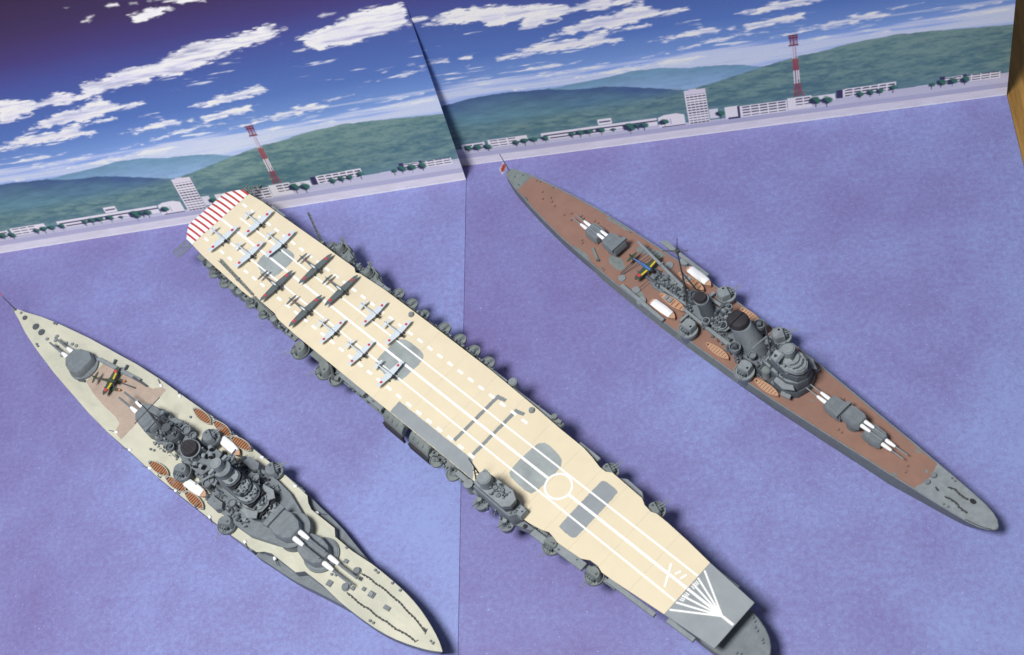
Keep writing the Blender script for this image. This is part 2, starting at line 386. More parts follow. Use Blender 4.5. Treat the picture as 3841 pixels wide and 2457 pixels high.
def harbour_print(dx=0.3):
    """paints the printed harbour scene on a fine grid: returns grid size and linear ink colours"""
    nx = int(CARD_W / dx) + 1; ny = int(CARD_H / dx) + 1
    S, T = np.meshgrid(np.linspace(-CARD_W, 0, nx), np.linspace(0, CARD_H, ny))
    rng = np.random.default_rng(5)
    def noise(px, py, seed):
        r = np.random.default_rng(seed); gx = int(CARD_W / px) + 3; gy = int(CARD_H / py) + 3
        g = r.random((gy, gx)); u = (S + CARD_W) / px; v = T / py
        i = u.astype(int); j = v.astype(int); fu = u - i; fv = v - j
        fu = fu * fu * (3 - 2 * fu); fv = fv * fv * (3 - 2 * fv)
        a = g[j, i] * (1 - fu) + g[j, i + 1] * fu; b = g[j + 1, i] * (1 - fu) + g[j + 1, i + 1] * fu
        return a * (1 - fv) + b * fv
    def fbm(px, py, seed, n=4):
        o = 0; a = 1; t = 0
        for k in range(n): o = o + a * noise(px / 2 ** k, py / 2 ** k, seed + k); t += a; a *= .55
        return o / t - .5
    L = lambda *c: np.array(lin(*c)[:3])
    img = np.zeros((ny, nx, 3))
    stops = [(0, (176, 192, 234)), (44, (170, 190, 236)), (50, (140, 170, 230)), (58, (114, 148, 208)), (72, (86, 118, 186)), (90, (74, 98, 166)), (104, (70, 80, 148)), (116, (68, 62, 122)), (130, (62, 50, 94)), (152, (50, 38, 66))]  # print's own sky gradient; its dark top also has lamp falloff painted in
    for c in range(3):
        img[..., c] = np.interp(T + 3 * fbm(60, 20, 3), [s[0] for s in stops], [lin(*s[1])[c] for s in stops])
    def sd(poly):
        """signed distance to an outline, positive inside"""
        P = np.array(poly); d = np.full(S.shape, 1e9); ins = np.zeros(S.shape, bool)
        x0, y0 = P.min(0) - 6; x1, y1 = P.max(0) + 6
        i0, i1 = np.searchsorted(S[0], [x0, x1]); j0, j1 = np.searchsorted(T[:, 0], [y0, y1])
        s = S[j0:j1, i0:i1]; t = T[j0:j1, i0:i1]; dd = np.full(s.shape, 1e9); ii = np.zeros(s.shape, bool)
        for a, b in zip(P, np.roll(P, -1, 0)):
            e = b - a; h = np.clip(((s - a[0]) * e[0] + (t - a[1]) * e[1]) / (e @ e + 1e-9), 0, 1)
            dd = np.minimum(dd, np.hypot(s - a[0] - h * e[0], t - a[1] - h * e[1]))
            c = ((a[1] > t) != (b[1] > t)) & (s < (b[0] - a[0]) * (t - a[1]) / (b[1] - a[1] + 1e-12) + a[0]); ii ^= c
        d[j0:j1, i0:i1] = np.where(ii, dd, -dd)
        return np.where(d > 1e8, -9.0, d)
    def over(mask, col): 
        nonlocal img
        img = img * (1 - mask[..., None]) + np.asarray(col) * mask[..., None]
    sm = lambda x, a, b: np.clip((x - a) / (b - a), 0, 1) ** 2 * (3 - 2 * np.clip((x - a) / (b - a), 0, 1))
    # thin haze streaks low over the hills
    hz = sm(fbm(70, 3.0, 40) + .30 * np.exp(-((T - 49) / 7) ** 2) - .22 * (T > 60), 0.08, 0.32) * (T < 66) * .7
    over(hz, L(216, 222, 242))
    edge = fbm(9, 2.4, 11) * 3.6 + fbm(3.4, .9, 21, 4) * 4.2
    body = fbm(16, 7, 31); streak = fbm(14, 1.6, 36, 4)
    wisp = sm(fbm(15, 1.5, 51, 4) + .6 * fbm(40, 18, 57), .22, .42) * sm(T, 46, 56) * (1 - sm(T, 92, 104)) * .8
    over(wisp, L(232, 236, 246))
    for k, poly in enumerate(CLOUDS):
        d = sd(poly); big = max(p[1] for p in poly) - min(p[1] for p in poly)
        w = min(1.0, big / 5.0); a = sm(d + edge * w - .15, -.6, 1.6) * np.clip(.88 + 1.5 * streak, .3, 1)
        low = min(p[1] for p in poly); mid = (T - low) / max(big, 1)
        shade = np.clip(.45 + body * 1.3 - (mid - .45) * .5, 0, 1) * sm(d, .4, 3.2)
        col = L(248, 248, 252) * (1 - .62 * shade[..., None]) + L(190, 188, 222) * (.62 * shade[..., None])
        if low < 60: col = col * .86 + L(180, 196, 236) * .14
        over(a * (.97 if low > 56 else .82), col)
    tex = fbm(7, 1.6, 60, 5); tex2 = fbm(14, 6, 70)
    # hills, far to near
    crest = lambda pts: np.interp(S, [p[0] for p in pts], [p[1] for p in pts])
    fr = [(-273, 39), (-236, 44), (-215.8, 45.1), (-201, 45.6), (-185.6, 46.9), (-171.8, 48.6), (-158, 47.9), (-145.7, 45.5), (-132.5, 44.8), (-120, 42.6), (-112, 40), (-90, 36), (0, 20)]
    md = [(-273, 42.5), (-247.5, 46.2), (-231, 46.4), (-214, 44.8), (-201.4, 42.2), (-187, 41.3), (-175, 38.9), (-163.8, 35.9), (-150, 32.0), (-140, 29), (0, 10)]
    ne = [(-266, 27), (-240, 26), (-213, 27), (-191.8, 27.5), (-172, 28.5), (-150, 31.3), (-137.5, 33.5), (-124, 36.8), (-112, 39.6), (-104, 41.6), (-94.9, 43.4), (-84, 44.2), (-72.6, 46.4), (-62.7, 47.3), (-50, 48.0), (-35, 47.0), (-18, 45.7), (0, 44.0)]
    jig = fbm(3, 3, 80) * .9
    c1 = crest(fr) + jig; m1 = sm(c1 - T, -.2, .5)
    f = np.clip((c1 - T) / 12, 0, 1)[..., None]
    over(m1, (L(112, 152, 180) * (1 - f) + L(140, 172, 208) * f) * (1 + .35 * tex[..., None]))
    c2 = crest(md) + jig; m2 = sm(c2 - T, -.2, .5)
    f = np.clip((c2 - T) / 15 + tex2 * .5, 0, 1)[..., None]
    over(m2, (L(72, 98, 140) * (1 - f) + L(98, 138, 152) * f) * (1 + .5 * tex[..., None]))
    c3 = crest(ne) + jig; m3 = sm(c3 - T, -.2 - 5 * (S < -150), .6 + 4 * (S < -150))
    f = np.clip(.5 + tex * 2.0 + tex2 * 1.0 + fbm(2, .9, 66, 3) * .9 + (T - 28) / 60, 0, 1)[..., None]
    over(m3, L(80, 116, 128) * (1 - f) + L(118, 148, 146) * f)
    hb = sm(22 - T, 0, 12) * .35; over(hb * (T < 30), L(118, 152, 168))
    # ground, road, quay
    gt = np.interp(S, [-266, -208, -161, -143, -110, -78, -37, -1], [12.2, 12.1, 10.4, 9.2, 10.2, 12.9, 13.6, 14.5])
    over((T < gt) * 1.0, L(198, 197, 216) * (1 + .25 * fbm(30, 2, 90)[..., None]))
    over(((T < 8.2) & (T > 5.2)) * .5, L(160, 160, 196))
    over((T < 5.2 + .3 * fbm(8, 4, 95)) * 1.0, L(218, 214, 224) * (1 + .22 * tex[..., None]))
    over(sm(.8 + fbm(3, 3, 97) * 1.2 - T, -.2, .3), L(232, 232, 240))
    def rect(s0, s1, t0, t1, c, slope=0.0):
        tt = T - slope * (S - s0); over((((S >= s0) & (S <= s1) & (tt >= t0) & (tt <= t1)) * 1.0), L(*c))
    WH = (232, 228, 236); WN = (84, 82, 104); DK = (62, 56, 96)
    def block(s0, s1, t0, t1, rows, slope=0.0, cols=None, lead=1.0):
        rect(s0, s1, t0, t1, WH, slope)
        h = (t1 - t0) / rows
        n = cols or max(2, int((s1 - s0) / 4.2)); wdt = (s1 - s0 - lead) / n
        for r in range(rows):
            for q in range(n):
                a = s0 + lead + q * wdt; rect(a, a + wdt * .84, t0 + h * (r + .22), t0 + h * (r + .66), WN, slope)
    block(-264.5, -252.6, 10.2, 15.1, 2, .02); block(-250.5, -231, 10.8, 16.2, 3, .0); rect(-236, -230.4, 10.9, 16.0, WH)
    rect(-223, -164.8, 10.8, 15.9, WH); rect(-222, -165, 13.3, 14.3, DK); rect(-219, -192, 11.2, 12.2, WN); rect(-191, -175, 11.2, 11.9, (170, 168, 200)); rect(-193.6, -186.8, 16, 20, WH); rect(-193, -187.3, 17.6, 18.5, DK)
    over(sm(sd([(-164.2, 9.0), (-164.2, 15.6), (-161, 17), (-155, 17.2), (-151.2, 15.8), (-151.2, 8.6)]), -.2, .3), L(*WH)); rect(-163, -151.4, 8.5, 9.1, DK); rect(-158.5, -158, 10, 14, (180, 178, 204))
    block(-149.6, -139.3, 8.2, 31.0, 13, 0, 5, .6); rect(-149.6, -139.3, 28.2, 31.0, (218, 212, 226)); rect(-147, -143.5, 31, 31.8, (206, 200, 216))
    rect(-138.9, -135, 10.5, 16.8, (222, 220, 230)); rect(-131.5, -125, 8.8, 16.8, WH); rect(-130.4, -125.2, 8.4, 9.4, DK); rect(-125.6, -124.4, 8.3, 16.4, DK)
    block(-124.3, -101.8, 8.6, 16.2, 4, .0, 5); rect(-101.4, -90.2, 9.2, 16.9, WH); block(-98.0, -90.2, 11, 16.8, 3, 0, 2, .4)
    rect(-90, -79, 12.2, 16, (228, 226, 234)); rect(-78.5, -75.4, 12.5, 18, DK); block(-75.4, -50.8, 12.8, 18.0, 3, .02, 6)
    block(-30, -3.8, 12.6, 16.8, 3, -.03, 6); rect(-31, -28.6, 13.4, 17.6, DK); rect(-20.6, -19, 13.2, 17.2, DK)
    # trees along the road
    for s, t, r in [(-261.9, 12.2, 1.9), (-257.1, 11.9, 1.9), (-251.6, 11.6, 1.9), (-236.8, 11.7, 1.7), (-232.4, 12.1, 2), (-227.7, 12, 2), (-221.7, 12.2, 2.1), (-208.1, 12.3, 1.7), (-203.8, 12.6, 2.1), (-199.2, 12.5, 2.1), (-193.2, 12.6, 2.2), (-187, 11.8, 1.1), (-178.8, 11.9, 3.0), (-174.7, 11.8, 1.8), (-171.8, 11.8, 2.1), (-161.4, 12.4, 2.2), (-134, 12.9, 2.2), (-88.4, 12.9, 2.6), (-83.3, 12.5, 2.6), (-67.8, 13.4, 1.9), (-62.8, 13.9, 1.9), (-58.5, 13.9, 1.9), (-52.4, 14.6, 2.0), (-34.6, 13.2, 1.6), (-30.4, 14.0, 2.0), (-25.2, 13.8, 2.1), (-19.6, 14, 2.1)]:
        d = r + edge * .35 - np.hypot((S - s) / 1.15, (T - t)); k = sm(d, -.2, .5)
        over(k, np.where((S - s + (T - t) * .6 > -.2)[..., None], L(60, 112, 98), L(48, 58, 84)))
        over(((np.abs(S - s) < .25) & (T < t - r * .7) & (T > t - r * 1.7)) * .8, L(60, 56, 76))
    # red and white lattice chimney tower
    for lo, hi, c in [(17.6, 26, (168, 56, 64)), (26, 34.5, (226, 214, 224)), (34.5, 42, (166, 58, 70)), (42, 50, (206, 200, 220)), (50, 56.4, (140, 52, 66))]:
        half = np.interp(T, [17, 22, 27, 42, 50, 51, 56.4], [2.5, 1.7, 1.35, 1.25, 1.2, 1.9, 1.7])
        x = np.abs(S + 96.3 + (T - 36) * .008); leg = (x < half) & (x > half - .5) | (x < .3)
        over(((T >= lo) & (T < hi) & leg) * 1.0, L(*c)); over(((T >= lo) & (T < hi) & (x < half) & ~leg) * .45, L(70, 60, 96))
    for t in (50.2, 54.6, 56.2): over(((np.abs(T - t) < .45) & (np.abs(S + 96.6) < 2.2)) * .9, L(110, 40, 56))
    # two soft passes: ink bleeds on matt paper
    for _ in range(1):
        p = np.pad(img, ((1, 1), (1, 1), (0, 0)), 'edge')
        img = (p[1:-1, 1:-1] * 4 + p[:-2, 1:-1] + p[2:, 1:-1] + p[1:-1, :-2] + p[1:-1, 2:]) / 8
    return nx, ny, S, T, np.clip(img * 1.08, 0.004, 0.88)

def sky_panel_mesh():
    nx, ny, S, T, img = harbour_print()
    co = np.stack([S.ravel(), np.zeros(S.size), T.ravel()], 1)
    j, i = np.meshgrid(np.arange(ny - 1), np.arange(nx - 1), indexing='ij')
    a = (j * nx + i).ravel(); quads = np.stack([a, a + 1, a + nx + 1, a + nx], 1)
    n0 = len(co)
    back = np.array([(-CARD_W, 0, 0), (0, 0, 0), (0, 0, CARD_H), (-CARD_W, 0, CARD_H), (-CARD_W, .4, 0), (0, .4, 0), (0, .4, CARD_H), (-CARD_W, .4, CARD_H)], float)
    bq = np.array([(5, 4, 7, 6), (0, 4, 5, 1), (1, 5, 6, 2), (2, 6, 7, 3), (3, 7, 4, 0)]) + n0
    co = np.concatenate([co, back]) * MM; q = np.concatenate([quads, bq])
    me = bpy.data.meshes.new('sky_panel')
    me.vertices.add(len(co)); me.vertices.foreach_set('co', co.ravel())
    me.loops.add(q.size); me.loops.foreach_set('vertex_index', q.ravel().astype(np.int32))
    me.polygons.add(len(q)); me.polygons.foreach_set('loop_start', np.arange(0, q.size, 4, dtype=np.int32))
    mi = np.zeros(len(q), np.int32); mi[-5:] = 1
    me.materials.append(M['print']); me.materials.append(M['paper'])
    me.polygons.foreach_set('material_index', mi)
    me.update(calc_edges=True); me.validate()
    at = me.color_attributes.new('print_ink', 'FLOAT_COLOR', 'POINT')
    rgba = np.ones((len(co), 4), np.float32); rgba[:n0, :3] = img.reshape(-1, 3); rgba[n0:, :3] = .7
    at.data.foreach_set('color', rgba.ravel())
    return me
SKY_ME = sky_panel_mesh()

def backdrop_card(label, loc, rz, lean):
    t = thing('backdrop_card', label, 'backdrop', loc, rz, 'printed harbour cards under the ships')
    b = MB(); b.box(-CARD_W / 2, -CARD_D / 2, -0.4, CARD_W, CARD_D, 0.4)
    o = b.build('sea_panel', 'sea', t, smooth=0)
    s = bpy.data.objects.new('sky_panel', SKY_ME); COL.objects.link(s); s.parent = t
    s.rotation_euler = (-lean, 0, 0)
    return t
backdrop_card('folded harbour print under the pale-decked battleship, its upright flap overlapping the other card', (-265.30, -9.79, 0.0), 0.03714, 0.14297)
backdrop_card('folded harbour print under the brown-decked cruiser, with oak tabletop showing past its edge', (0.0, 0.0, -0.45), 0.0, 0.0531)

# ================================================================== SHARED SHIP FITTINGS
def mirror_pts(half):
    """outline from (x, half-breadth) pairs, stern to bow"""
    return [(x, -b) for x, b in half] + [(x, b) for x, b in half[::-1]]

def hull(half, zf, bottom=0.0, flare=0.93, name='hull', mat='grey', parent=None, knuckle=None, bowcut=0.0, rake=0.0):
    b = MB(); rings = []; xe = half[-1][0]
    for x, h in half:
        z = zf(x); w = h * (flare - bowcut * max(0.0, 1 - (xe - x) / 45.0)); k = knuckle(x) if knuckle else h * 1.0
        e = rake * max(0.0, 1 - (xe - x) / 40.0); rings.append([(x, -h, z), (x - e * .45, -k, z * .55), (x - e, -w, bottom), (x - e, w, bottom), (x - e * .45, k, z * .55), (x, h, z)])
    b.loft(rings)
    return b.build(name, mat, parent, smooth=25)

def gun_turret(name, parent, loc, rz, roof, z0, z1, barrels, blen, brad, bag, rf=None, mats=('grey', 'white', 'grey'), bagr=None, elev=0.06, ridges=()):
    """turret facing +x: roof outline, twin barrels with white canvas blast bags, optional rangefinder across the back"""
    b = MB(); b.prism(roof, z0, z1, inset=.7, bev=.9)
    for (p, q) in ridges: b.tube((p[0], p[1], z1), (q[0], q[1], z1), .12, n=5)
    t = b.build(name, mats[0], parent, loc, rz)
    front = max(p[0] for p in roof); zb = z0 + (z1 - z0) * .52; br = bagr or bag * .22
    for y in barrels:
        g = MB(); g.tube((front - .5, y, zb), (front + blen, y, zb + blen * elev), brad * 1.15, brad * .8)
        g.build('barrel', mats[2], t)
        g = MB(); n = 12
        prof = [(0, 1.0), (.15, 1.06), (.55, .98), (.85, .8), (1.0, .62)]
        rings = [[(front - .3 + bag * u, y + br * k * math.cos(2 * math.pi * i / n), zb + bag * u * elev + br * k * math.sin(2 * math.pi * i / n)) for i in range(n)] for u, k in prof]
        g.loft(rings); g.build('blast_bag', mats[1], t)
    if rf:
        x, half, w, h = rf
        g = MB(); g.prism([(x - w / 2, -half), (x + w / 2, -half + .4), (x + w / 2 + .2, half - .4), (x - w / 2, half)], z1 - .4, z1 + h, .2, .2)
        g.build('rangefinder', mats[0], t)
    return t

def twin_mount(parent, loc, rz, r=4.2, mat='grey', dark=True, name='secondary_gun', boxy=False):
    """shielded twin high-angle gun on a round platform, facing +x"""
    b = MB(); b.tub(0, 0, 0, 1.5, r, th=.3, n=24, floor=.9)
    t = b.build(name, mat, parent, loc, rz)
    s = MB()
    half = [(math.cos(a) * r * .86, math.sin(a) * r * .86) for a in [math.radians(q) for q in range(62, 300, 20)]]
    if boxy: s.prism([(r * .3, r * .62), (-r * .62, r * .66), (-r * .86, r * .34), (-r * .86, -r * .34), (-r * .62, -r * .66), (r * .3, -r * .62)], .8, 4.6, .35, .4)
    else: s.prism([(r * .35, r * .72)] + half + [(r * .35, -r * .72)], .8, 4.2, .9, 1.2)
    s.build('shield', mat, t)
    d = MB(); d.box(r * .32, 0, 1.2, r * .5, r * .95, 2.0, inset=.1, bev=.2); d.cyl(-r * .1, r * .35, 4.1, 4.6, .5, n=10); d.build('sight_hood', 'grey_d', t)
    for y in (-.55, .55):
        g = MB(); g.tube((r * .3, y, 3.0), (r * 1.75, y, 4.0), .22, .15, n=7); g.build('barrel', 'grey_l', t)
    return t

def light_gun(parent, loc, rz, tub_r=0.0, mat='grey', h=1.1, tubz=0.0):
    h = min(h, 1.15)
    """triple light anti-aircraft gun, with its splinter tub when it has one"""
    b = MB()
    if tub_r: b.tub(0, 0, tubz, h + tubz, tub_r, th=.3, n=20, floor=.6)
    else: b.cyl(0, 0, 0, .35, 1.5, n=14)
    t = b.build('gun_tub' if tub_r else 'gun_platform', mat, parent, loc, rz)
    g = MB(); z = tubz + .5
    g.cyl(-.2, 0, z, z + .9, .7, .5, n=8); g.box(-.5, 0, z + .7, 1.3, 1.6, .6); g.box(-1.1, 0, z + .3, .5, 1.1, .8)
    for y in (-.5, 0, .5): g.tube((0, y, z + 1.1), (2.3, y, z + 1.7), .13, .1, n=5)
    g.build('light_gun', 'grey' if tub_r else 'grey_d', t)
    return t

def cutter(parent, loc, rz, L=14.2, W=4.5, rim='canvas', slat='boat_brown', n=9, gap=.34, floor='boat_dark'):
    """open ship's boat with thwarts across it"""
    pr = [(-.5, .22), (-.44, .42), (-.3, .72), (-.1, .96), (.1, 1.0), (.28, .84), (.42, .48), (.5, .04)]
    b = MB(); rings = []
    for u, k in pr:
        y = W / 2 * k; x = u * L
        rings.append([(x, -y, 1.9), (x, -y * .6, 0), (x, y * .6, 0), (x, y, 1.9), (x, max(y - .35, .01), 1.9), (x, max(y - .45, .008), 1.3), (x, -max(y - .45, .008), 1.3), (x, -max(y - .35, .01), 1.9)])
    b.loft(rings); t = b.build('ships_boat', rim, parent, loc, rz)
    xs = [-.33 + .74 * i / (n - 1) for i in range(n)]
    f = MB(); f.loft([[(u * L, -W / 2 * k * .8, 1.36), (u * L, W / 2 * k * .8, 1.36), (u * L, W / 2 * k * .8, 1.42), (u * L, -W / 2 * k * .8, 1.42)] for u, k in pr[1:-1]]); f.build('bilge', floor, t)
    pitch = .74 * L / (n - 1); w = pitch * (1 - gap)
    for u in xs:
        k = float(np.interp(u, [p[0] for p in pr], [p[1] for p in pr])); h = max(W / 2 * k - .34, .25)
        s = MB(); s.box(u * L, 0, 1.5, w, 2 * h, .3); s.build('thwart', slat, t, smooth=0)
    return t

def launch(parent, loc, rz, L=14.9, W=4.6, hullm='boat_tan'):
    """motor launch with a white canvas cover"""
    pr = [(-.5, .55), (-.42, .8), (-.2, .98), (.1, 1.0), (.3, .86), (.42, .5), (.5, .05)]
    b = MB(); b.loft([[(u * L, -W / 2 * k, 2.0), (u * L, -W / 2 * k * .7, 0), (u * L, W / 2 * k * .7, 0), (u * L, W / 2 * k, 2.0)] for u, k in pr])
    t = b.build('launch', hullm, parent, loc, rz)
    c = MB(); rings = []
    for u, k in ((-.41, .80), (-.38, .86), (0, .92), (.31, .84), (.34, .74)):
        h = 3.0 if -.4 < u < .33 else 2.7; w = W / 2 * k
        rings.append([(u * L, -w, 1.9), (u * L, w, 1.9), (u * L, w, h - .5), (u * L, w * .6, h), (u * L, -w * .6, h), (u * L, -w, h - .5)])
    c.loft(rings); c.build('white_cover', 'white', t, smooth=50)
    return t

def ragged(pts, jit=.16, step=1.2, cut=1):
    """brush-painted outline: corners rounded off, edge a little uneven"""
    for _ in range(cut):
        q = []
        for (xa, ya), (xb, yb) in zip(pts, pts[1:] + pts[:1]): q += [(xa * .8 + xb * .2, ya * .8 + yb * .2), (xa * .2 + xb * .8, ya * .2 + yb * .8)]
        pts = q
    q = []
    for (xa, ya), (xb, yb) in zip(pts, pts[1:] + pts[:1]):
        k = max(1, int(math.hypot(xb - xa, yb - ya) / step))
        q += [(xa + (xb - xa) * i / k + random.uniform(-jit, jit), ya + (yb - ya) * i / k + random.uniform(-jit, jit)) for i in range(k)]
    return q

def bits(parent, pts, zf, name='bollard', mat='grey', r=.5, h=.8):
    src = None
    for x, y in pts:
        if src is None:
            b = MB(); b.cyl(0, 0, 0, h, r, r * .85, n=10); b.cyl(0, 0, h, h + .2, r * 1.15, n=10); src = b.build(name, mat, parent, (x, y, zf(x)))
        else: clone(src, parent, (x, y, zf(x)))

def chain(parent, pts, zf, mat='chain', amp=.35, w=.85):
    b = MB(); k = 0
    for (x0, y0), (x1, y1) in zip(pts[:-1], pts[1:]):
        L = math.hypot(x1 - x0, y1 - y0); a = math.atan2(y1 - y0, x1 - x0); n = max(1, int(L / .85))
        for i in range(n):
            u = (i + .5) / n; x = x0 + (x1 - x0) * u; y = y0 + (y1 - y0) * u + amp * math.sin(k * .55) * .5 + random.uniform(-.12, .12)
            b.box(x, y, zf(x), 1.05, w * (1.0 if k % 2 else .55), .32 if k % 2 else .55, a + random.uniform(-.2, .2), .12, .12); k += 1
    return b.build('anchor_chain', mat, parent)

def clutter(parent, name, regions, seed, dens=.16, big=1.0):
    """lockers, vents, reels, pipes and rails too small to pick apart, standing on the decks listed as (x0, x1, y0, y1, z)"""
    r = random.Random(seed); sets = {'grey_d': MB(), 'grey': MB(), 'grey_l': MB()}
    for x0, x1, y0, y1, z in regions:
        for _ in range(max(2, int(abs((x1 - x0) * (y1 - y0)) * dens))):
            x = r.uniform(x0, x1); y = r.uniform(y0, y1); b = sets[r.choice(('grey_d', 'grey_d', 'grey_d', 'grey', 'grey', 'grey_l'))]; k = r.random(); s = big * r.uniform(.6, 1.25); a = r.uniform(0, 3.1)
            if k < .34: b.box(x, y, z - .1, 1.3 * s, .8 * s, s * r.uniform(.7, 1.7), a, .08, .08)
            elif k < .55: b.cyl(x, y, z - .1, z + s * r.uniform(.8, 2.2), .45 * s, .38 * s, n=8)
            elif k < .70: b.cyl(x, y, z - .1, z + 1.2 * s, .3 * s, n=7); b.ball(x, y, z + 1.3 * s, .55 * s, n=8, m=5)
            elif k < .86: b.tube((x, y, z + .6 * s), (x + 1.8 * s * math.cos(a), y + 1.8 * s * math.sin(a), z + 1.3 * s), .16, .12, n=5); b.cyl(x, y, z - .1, z + .8 * s, .4 * s, n=7)
            else: b.tube((x, y, z - .1), (x + r.uniform(-.4, .4), y + r.uniform(-.4, .4), z + 3.4 * s), .14, n=5); b.box(x, y, z + 2.0 * s, .2, 1.1 * s, .25, a)
    for m, b in sets.items():
        if b.v: o = b.build(name, m, parent); o['kind'] = 'stuff'

# ================================================================== BATTLESHIP, pale deck
BB = thing('battleship_model', 'grey battleship model with pale cream deck and white gun bags, nearest the dark sky corner', 'model ship', (-381.86, -164.36, 0.0), math.radians(-38.854))
BB['label'] = 'grey model battleship with pale cream deck and green seaplane on its stern'
zB = lambda x: float(np.interp(x, [-160, -45, 20, 60, 110, 158], [9.0, 9.2, 10.4, 11.4, 12.0, 13.2]))
HB = [(-158.3, .35), (-155, 1.1), (-149, 2.6), (-139, 5.6), (-130, 7.6), (-122, 9.1), (-104, 12.1), (-90, 13.8), (-82, 14.7), (-68, 16.4), (-50, 17.6), (-30, 18.0), (-10, 18.7), (10, 18.5), (28, 18.1), (44, 17.6), (57, 17.2)]
HF = [(57.5, 17.2), (66, 16.3), (75, 15.6), (83, 14.6), (92, 12.8), (100, 11.3), (108, 10.0)]
IN = [(50, 14.5), (58, 14.5), (62, 14.0), (66, 12.6), (81.4, 12.4), (84.6, 9.6), (96, 9.4), (107, 10.2), (112, 10.2), (120, 10.0), (128, 9.5), (134, 8.7), (139, 7.7), (144, 6.3), (148, 5.0), (151.5, 3.7), (154.5, 2.4), (157, 1.0), (158.3, .25)]
hull([(x, h) for x, h in HB], zB, parent=BB, flare=.97)
# lower hull ledge that shows past the forecastle, and the forecastle itself
hull(HF, lambda x: 7.2, parent=BB, flare=.99, name='lower_hull')
hull(IN, zB, parent=BB, flare=.82, name='forecastle_hull', rake=6, bowcut=.3)
b = MB()
deck_st = [(x, -h + .15, h - .15) for x, h in HB if x <= 44 and h > .4] + [(52, -16.8, 16.8), (59.5, -16.2, 16.2), (62.5, -13.9, 13.9), (66, -12.5, 12.5), (81.4, -12.3, 12.3), (84.6, -9.6, 9.6)] + [(x, -h + .1, h - .1) for x, h in IN if x >= 96]
b.strip(deck_st, zB, .5, .25); b.build('main_deck', 'deck_bb', BB, smooth=20)
# brown planked well around the catapult
b = MB(); b.prism([(-84, -5.5), (-76, -7.6), (-66, -9.0), (-54, -9.6), (-49.5, -10.8), (-48, -15.2), (-41.2, -16.2), (-43.2, 15.2), (-46.5, 15.0), (-50, 11.6), (-57, 10.6), (-72, 8.6), (-84.5, 6.4)], 9.0, 9.5 + .06)
b.build('brown_deck', 'deck_bb_brown', BB, smooth=0)
# ---- main guns
ROOF = [(8.2, 2.9), (8.2, -2.9), (5.4, -5.2), (-.5, -6.2), (-5.6, -4.9), (-6.6, -3.6), (-6.6, 3.6), (-5.6, 4.9), (-.5, 6.2), (5.4, 5.2)]
b = MB(); b.cyl(86, 0, 11.3, 13.2, 8.0, n=32); b.cyl(86, 0, 13.2, 13.5, 7.4, n=32); b.build('barbette', 'grey', BB)
gun_turret('main_turret', BB, (83.2, -.5, 13.3), 0, ROOF, 0, 4.4, (-1.75, 1.75), 17.5, .62, 6.2, bagr=1.15, ridges=[((-2, -4.6), (-2, 4.6)), ((1, -5), (1, 5)), ((5, 1), (5, 3.4))])
b = MB(); b.cyl(69.5, 0, 11.3, 17.6, 7.9, n=32); b.cyl(69.5, 0, 17.6, 18.0, 8.4, n=32); b.build('barbette', 'grey', BB)
gun_turret('main_turret', BB, (67.0, -.6, 18.0), 0, ROOF, 0, 4.6, (-1.75, 1.75), 16.5, .62, 6.2, rf=(-5.6, 5.9, 2.8, 1.3), bagr=1.15, ridges=[((0, -5.2), (0, 5.2)), ((2.6, -4.6), (2.6, 4.6)), ((5.4, 1), (5.4, 3.4))])
b = MB(); b.cyl(-91.5, -.4, 9.0, 10.6, 7.6, n=32); b.build('barbette', 'grey', BB)
ROOF4 = [(7.8, 2.9), (7.8, -2.9), (4.6, -5.6), (-1.5, -7.2), (-5.6, -5.4), (-6.4, -3.6), (-6.4, 3.6), (-5.6, 5.4), (-1.5, 7.2), (4.6, 5.6)]
gun_turret('main_turret', BB, (-93.0, -.5, 10.4), math.pi, ROOF4, 0, 4.4, (-1.75, 1.75), 15.5, .62, 5.2, bagr=1.15)
b = MB(); b.cyl(-29, 0, 9.3, 15.2, 7.0, n=32); b.build('barbette', 'grey', BB)
gun_turret('main_turret', BB, (-30.5, -.6, 15.2), math.pi, ROOF, 0, 4.6, (-1.75, 1.75), 14.5, .6, 5.6, rf=(-4.4, 6.4, 2.2, .9), bagr=1.1)
# ---- shelter deck under the bridge, teardrop plan
b = MB(); b.prism([(22, -12.0), (36, -13.2), (44, -13.2), (53, -12.8), (66, -8.6), (75, -4.6), (77.6, 0), (75, 4.6), (68, 8.0), (54, 12.4), (44, 13.4), (36, 13.2), (22, 12.0)], 10.2, 14.6, .3, .3)
b.build('shelter_deck', 'grey', BB)
# ---- pagoda bridge: terraces stepping down towards the bow
def terrace(x0, x1, w, z0, z1, name='bridge_tier', mat='grey', front=3.0, lip=True):
    p = [(x0, -w), (x1 - front, -w), (x1 - front * .35, -w * .78), (x1, -w * .32), (x1, w * .32), (x1 - front * .35, w * .78), (x1 - front, w), (x0, w)]
    b = MB(); b.prism(p, z0, z1, .15, .15)
    if lip: b.prism([(x0 + (x - x0) * 1.03, y * 1.09) for x, y in p], z1 - 1.0, z1 - .55)
    t = b.build(name, mat, BB)
    r = MB(); r.prism([(x0 + (x - x0) * .985, y * .94) for x, y in p], z1 - .1, z1 + .12); r.build('lit_tier_roof', 'grey_l', t)  # paler roof sheet: light falling on the tier tops, put into the colour
    return t
terrace(24, 56, 6.3, 14.4, 17.0, front=7, mat='grey_d')  # darker tier sides: black wash, plus the shade of the fronts painted in
terrace(24, 52.6, 5.5, 17.0, 21.0, front=6)
terrace(25, 49, 4.7, 21.0, 25.2, front=4, mat='grey_d')
terrace(25, 45, 4.1, 25.2, 27.6, front=3.5, mat='grey_d')
terrace(26, 40.2, 3.7, 27.6, 31.6, front=2.6, mat='grey_d')
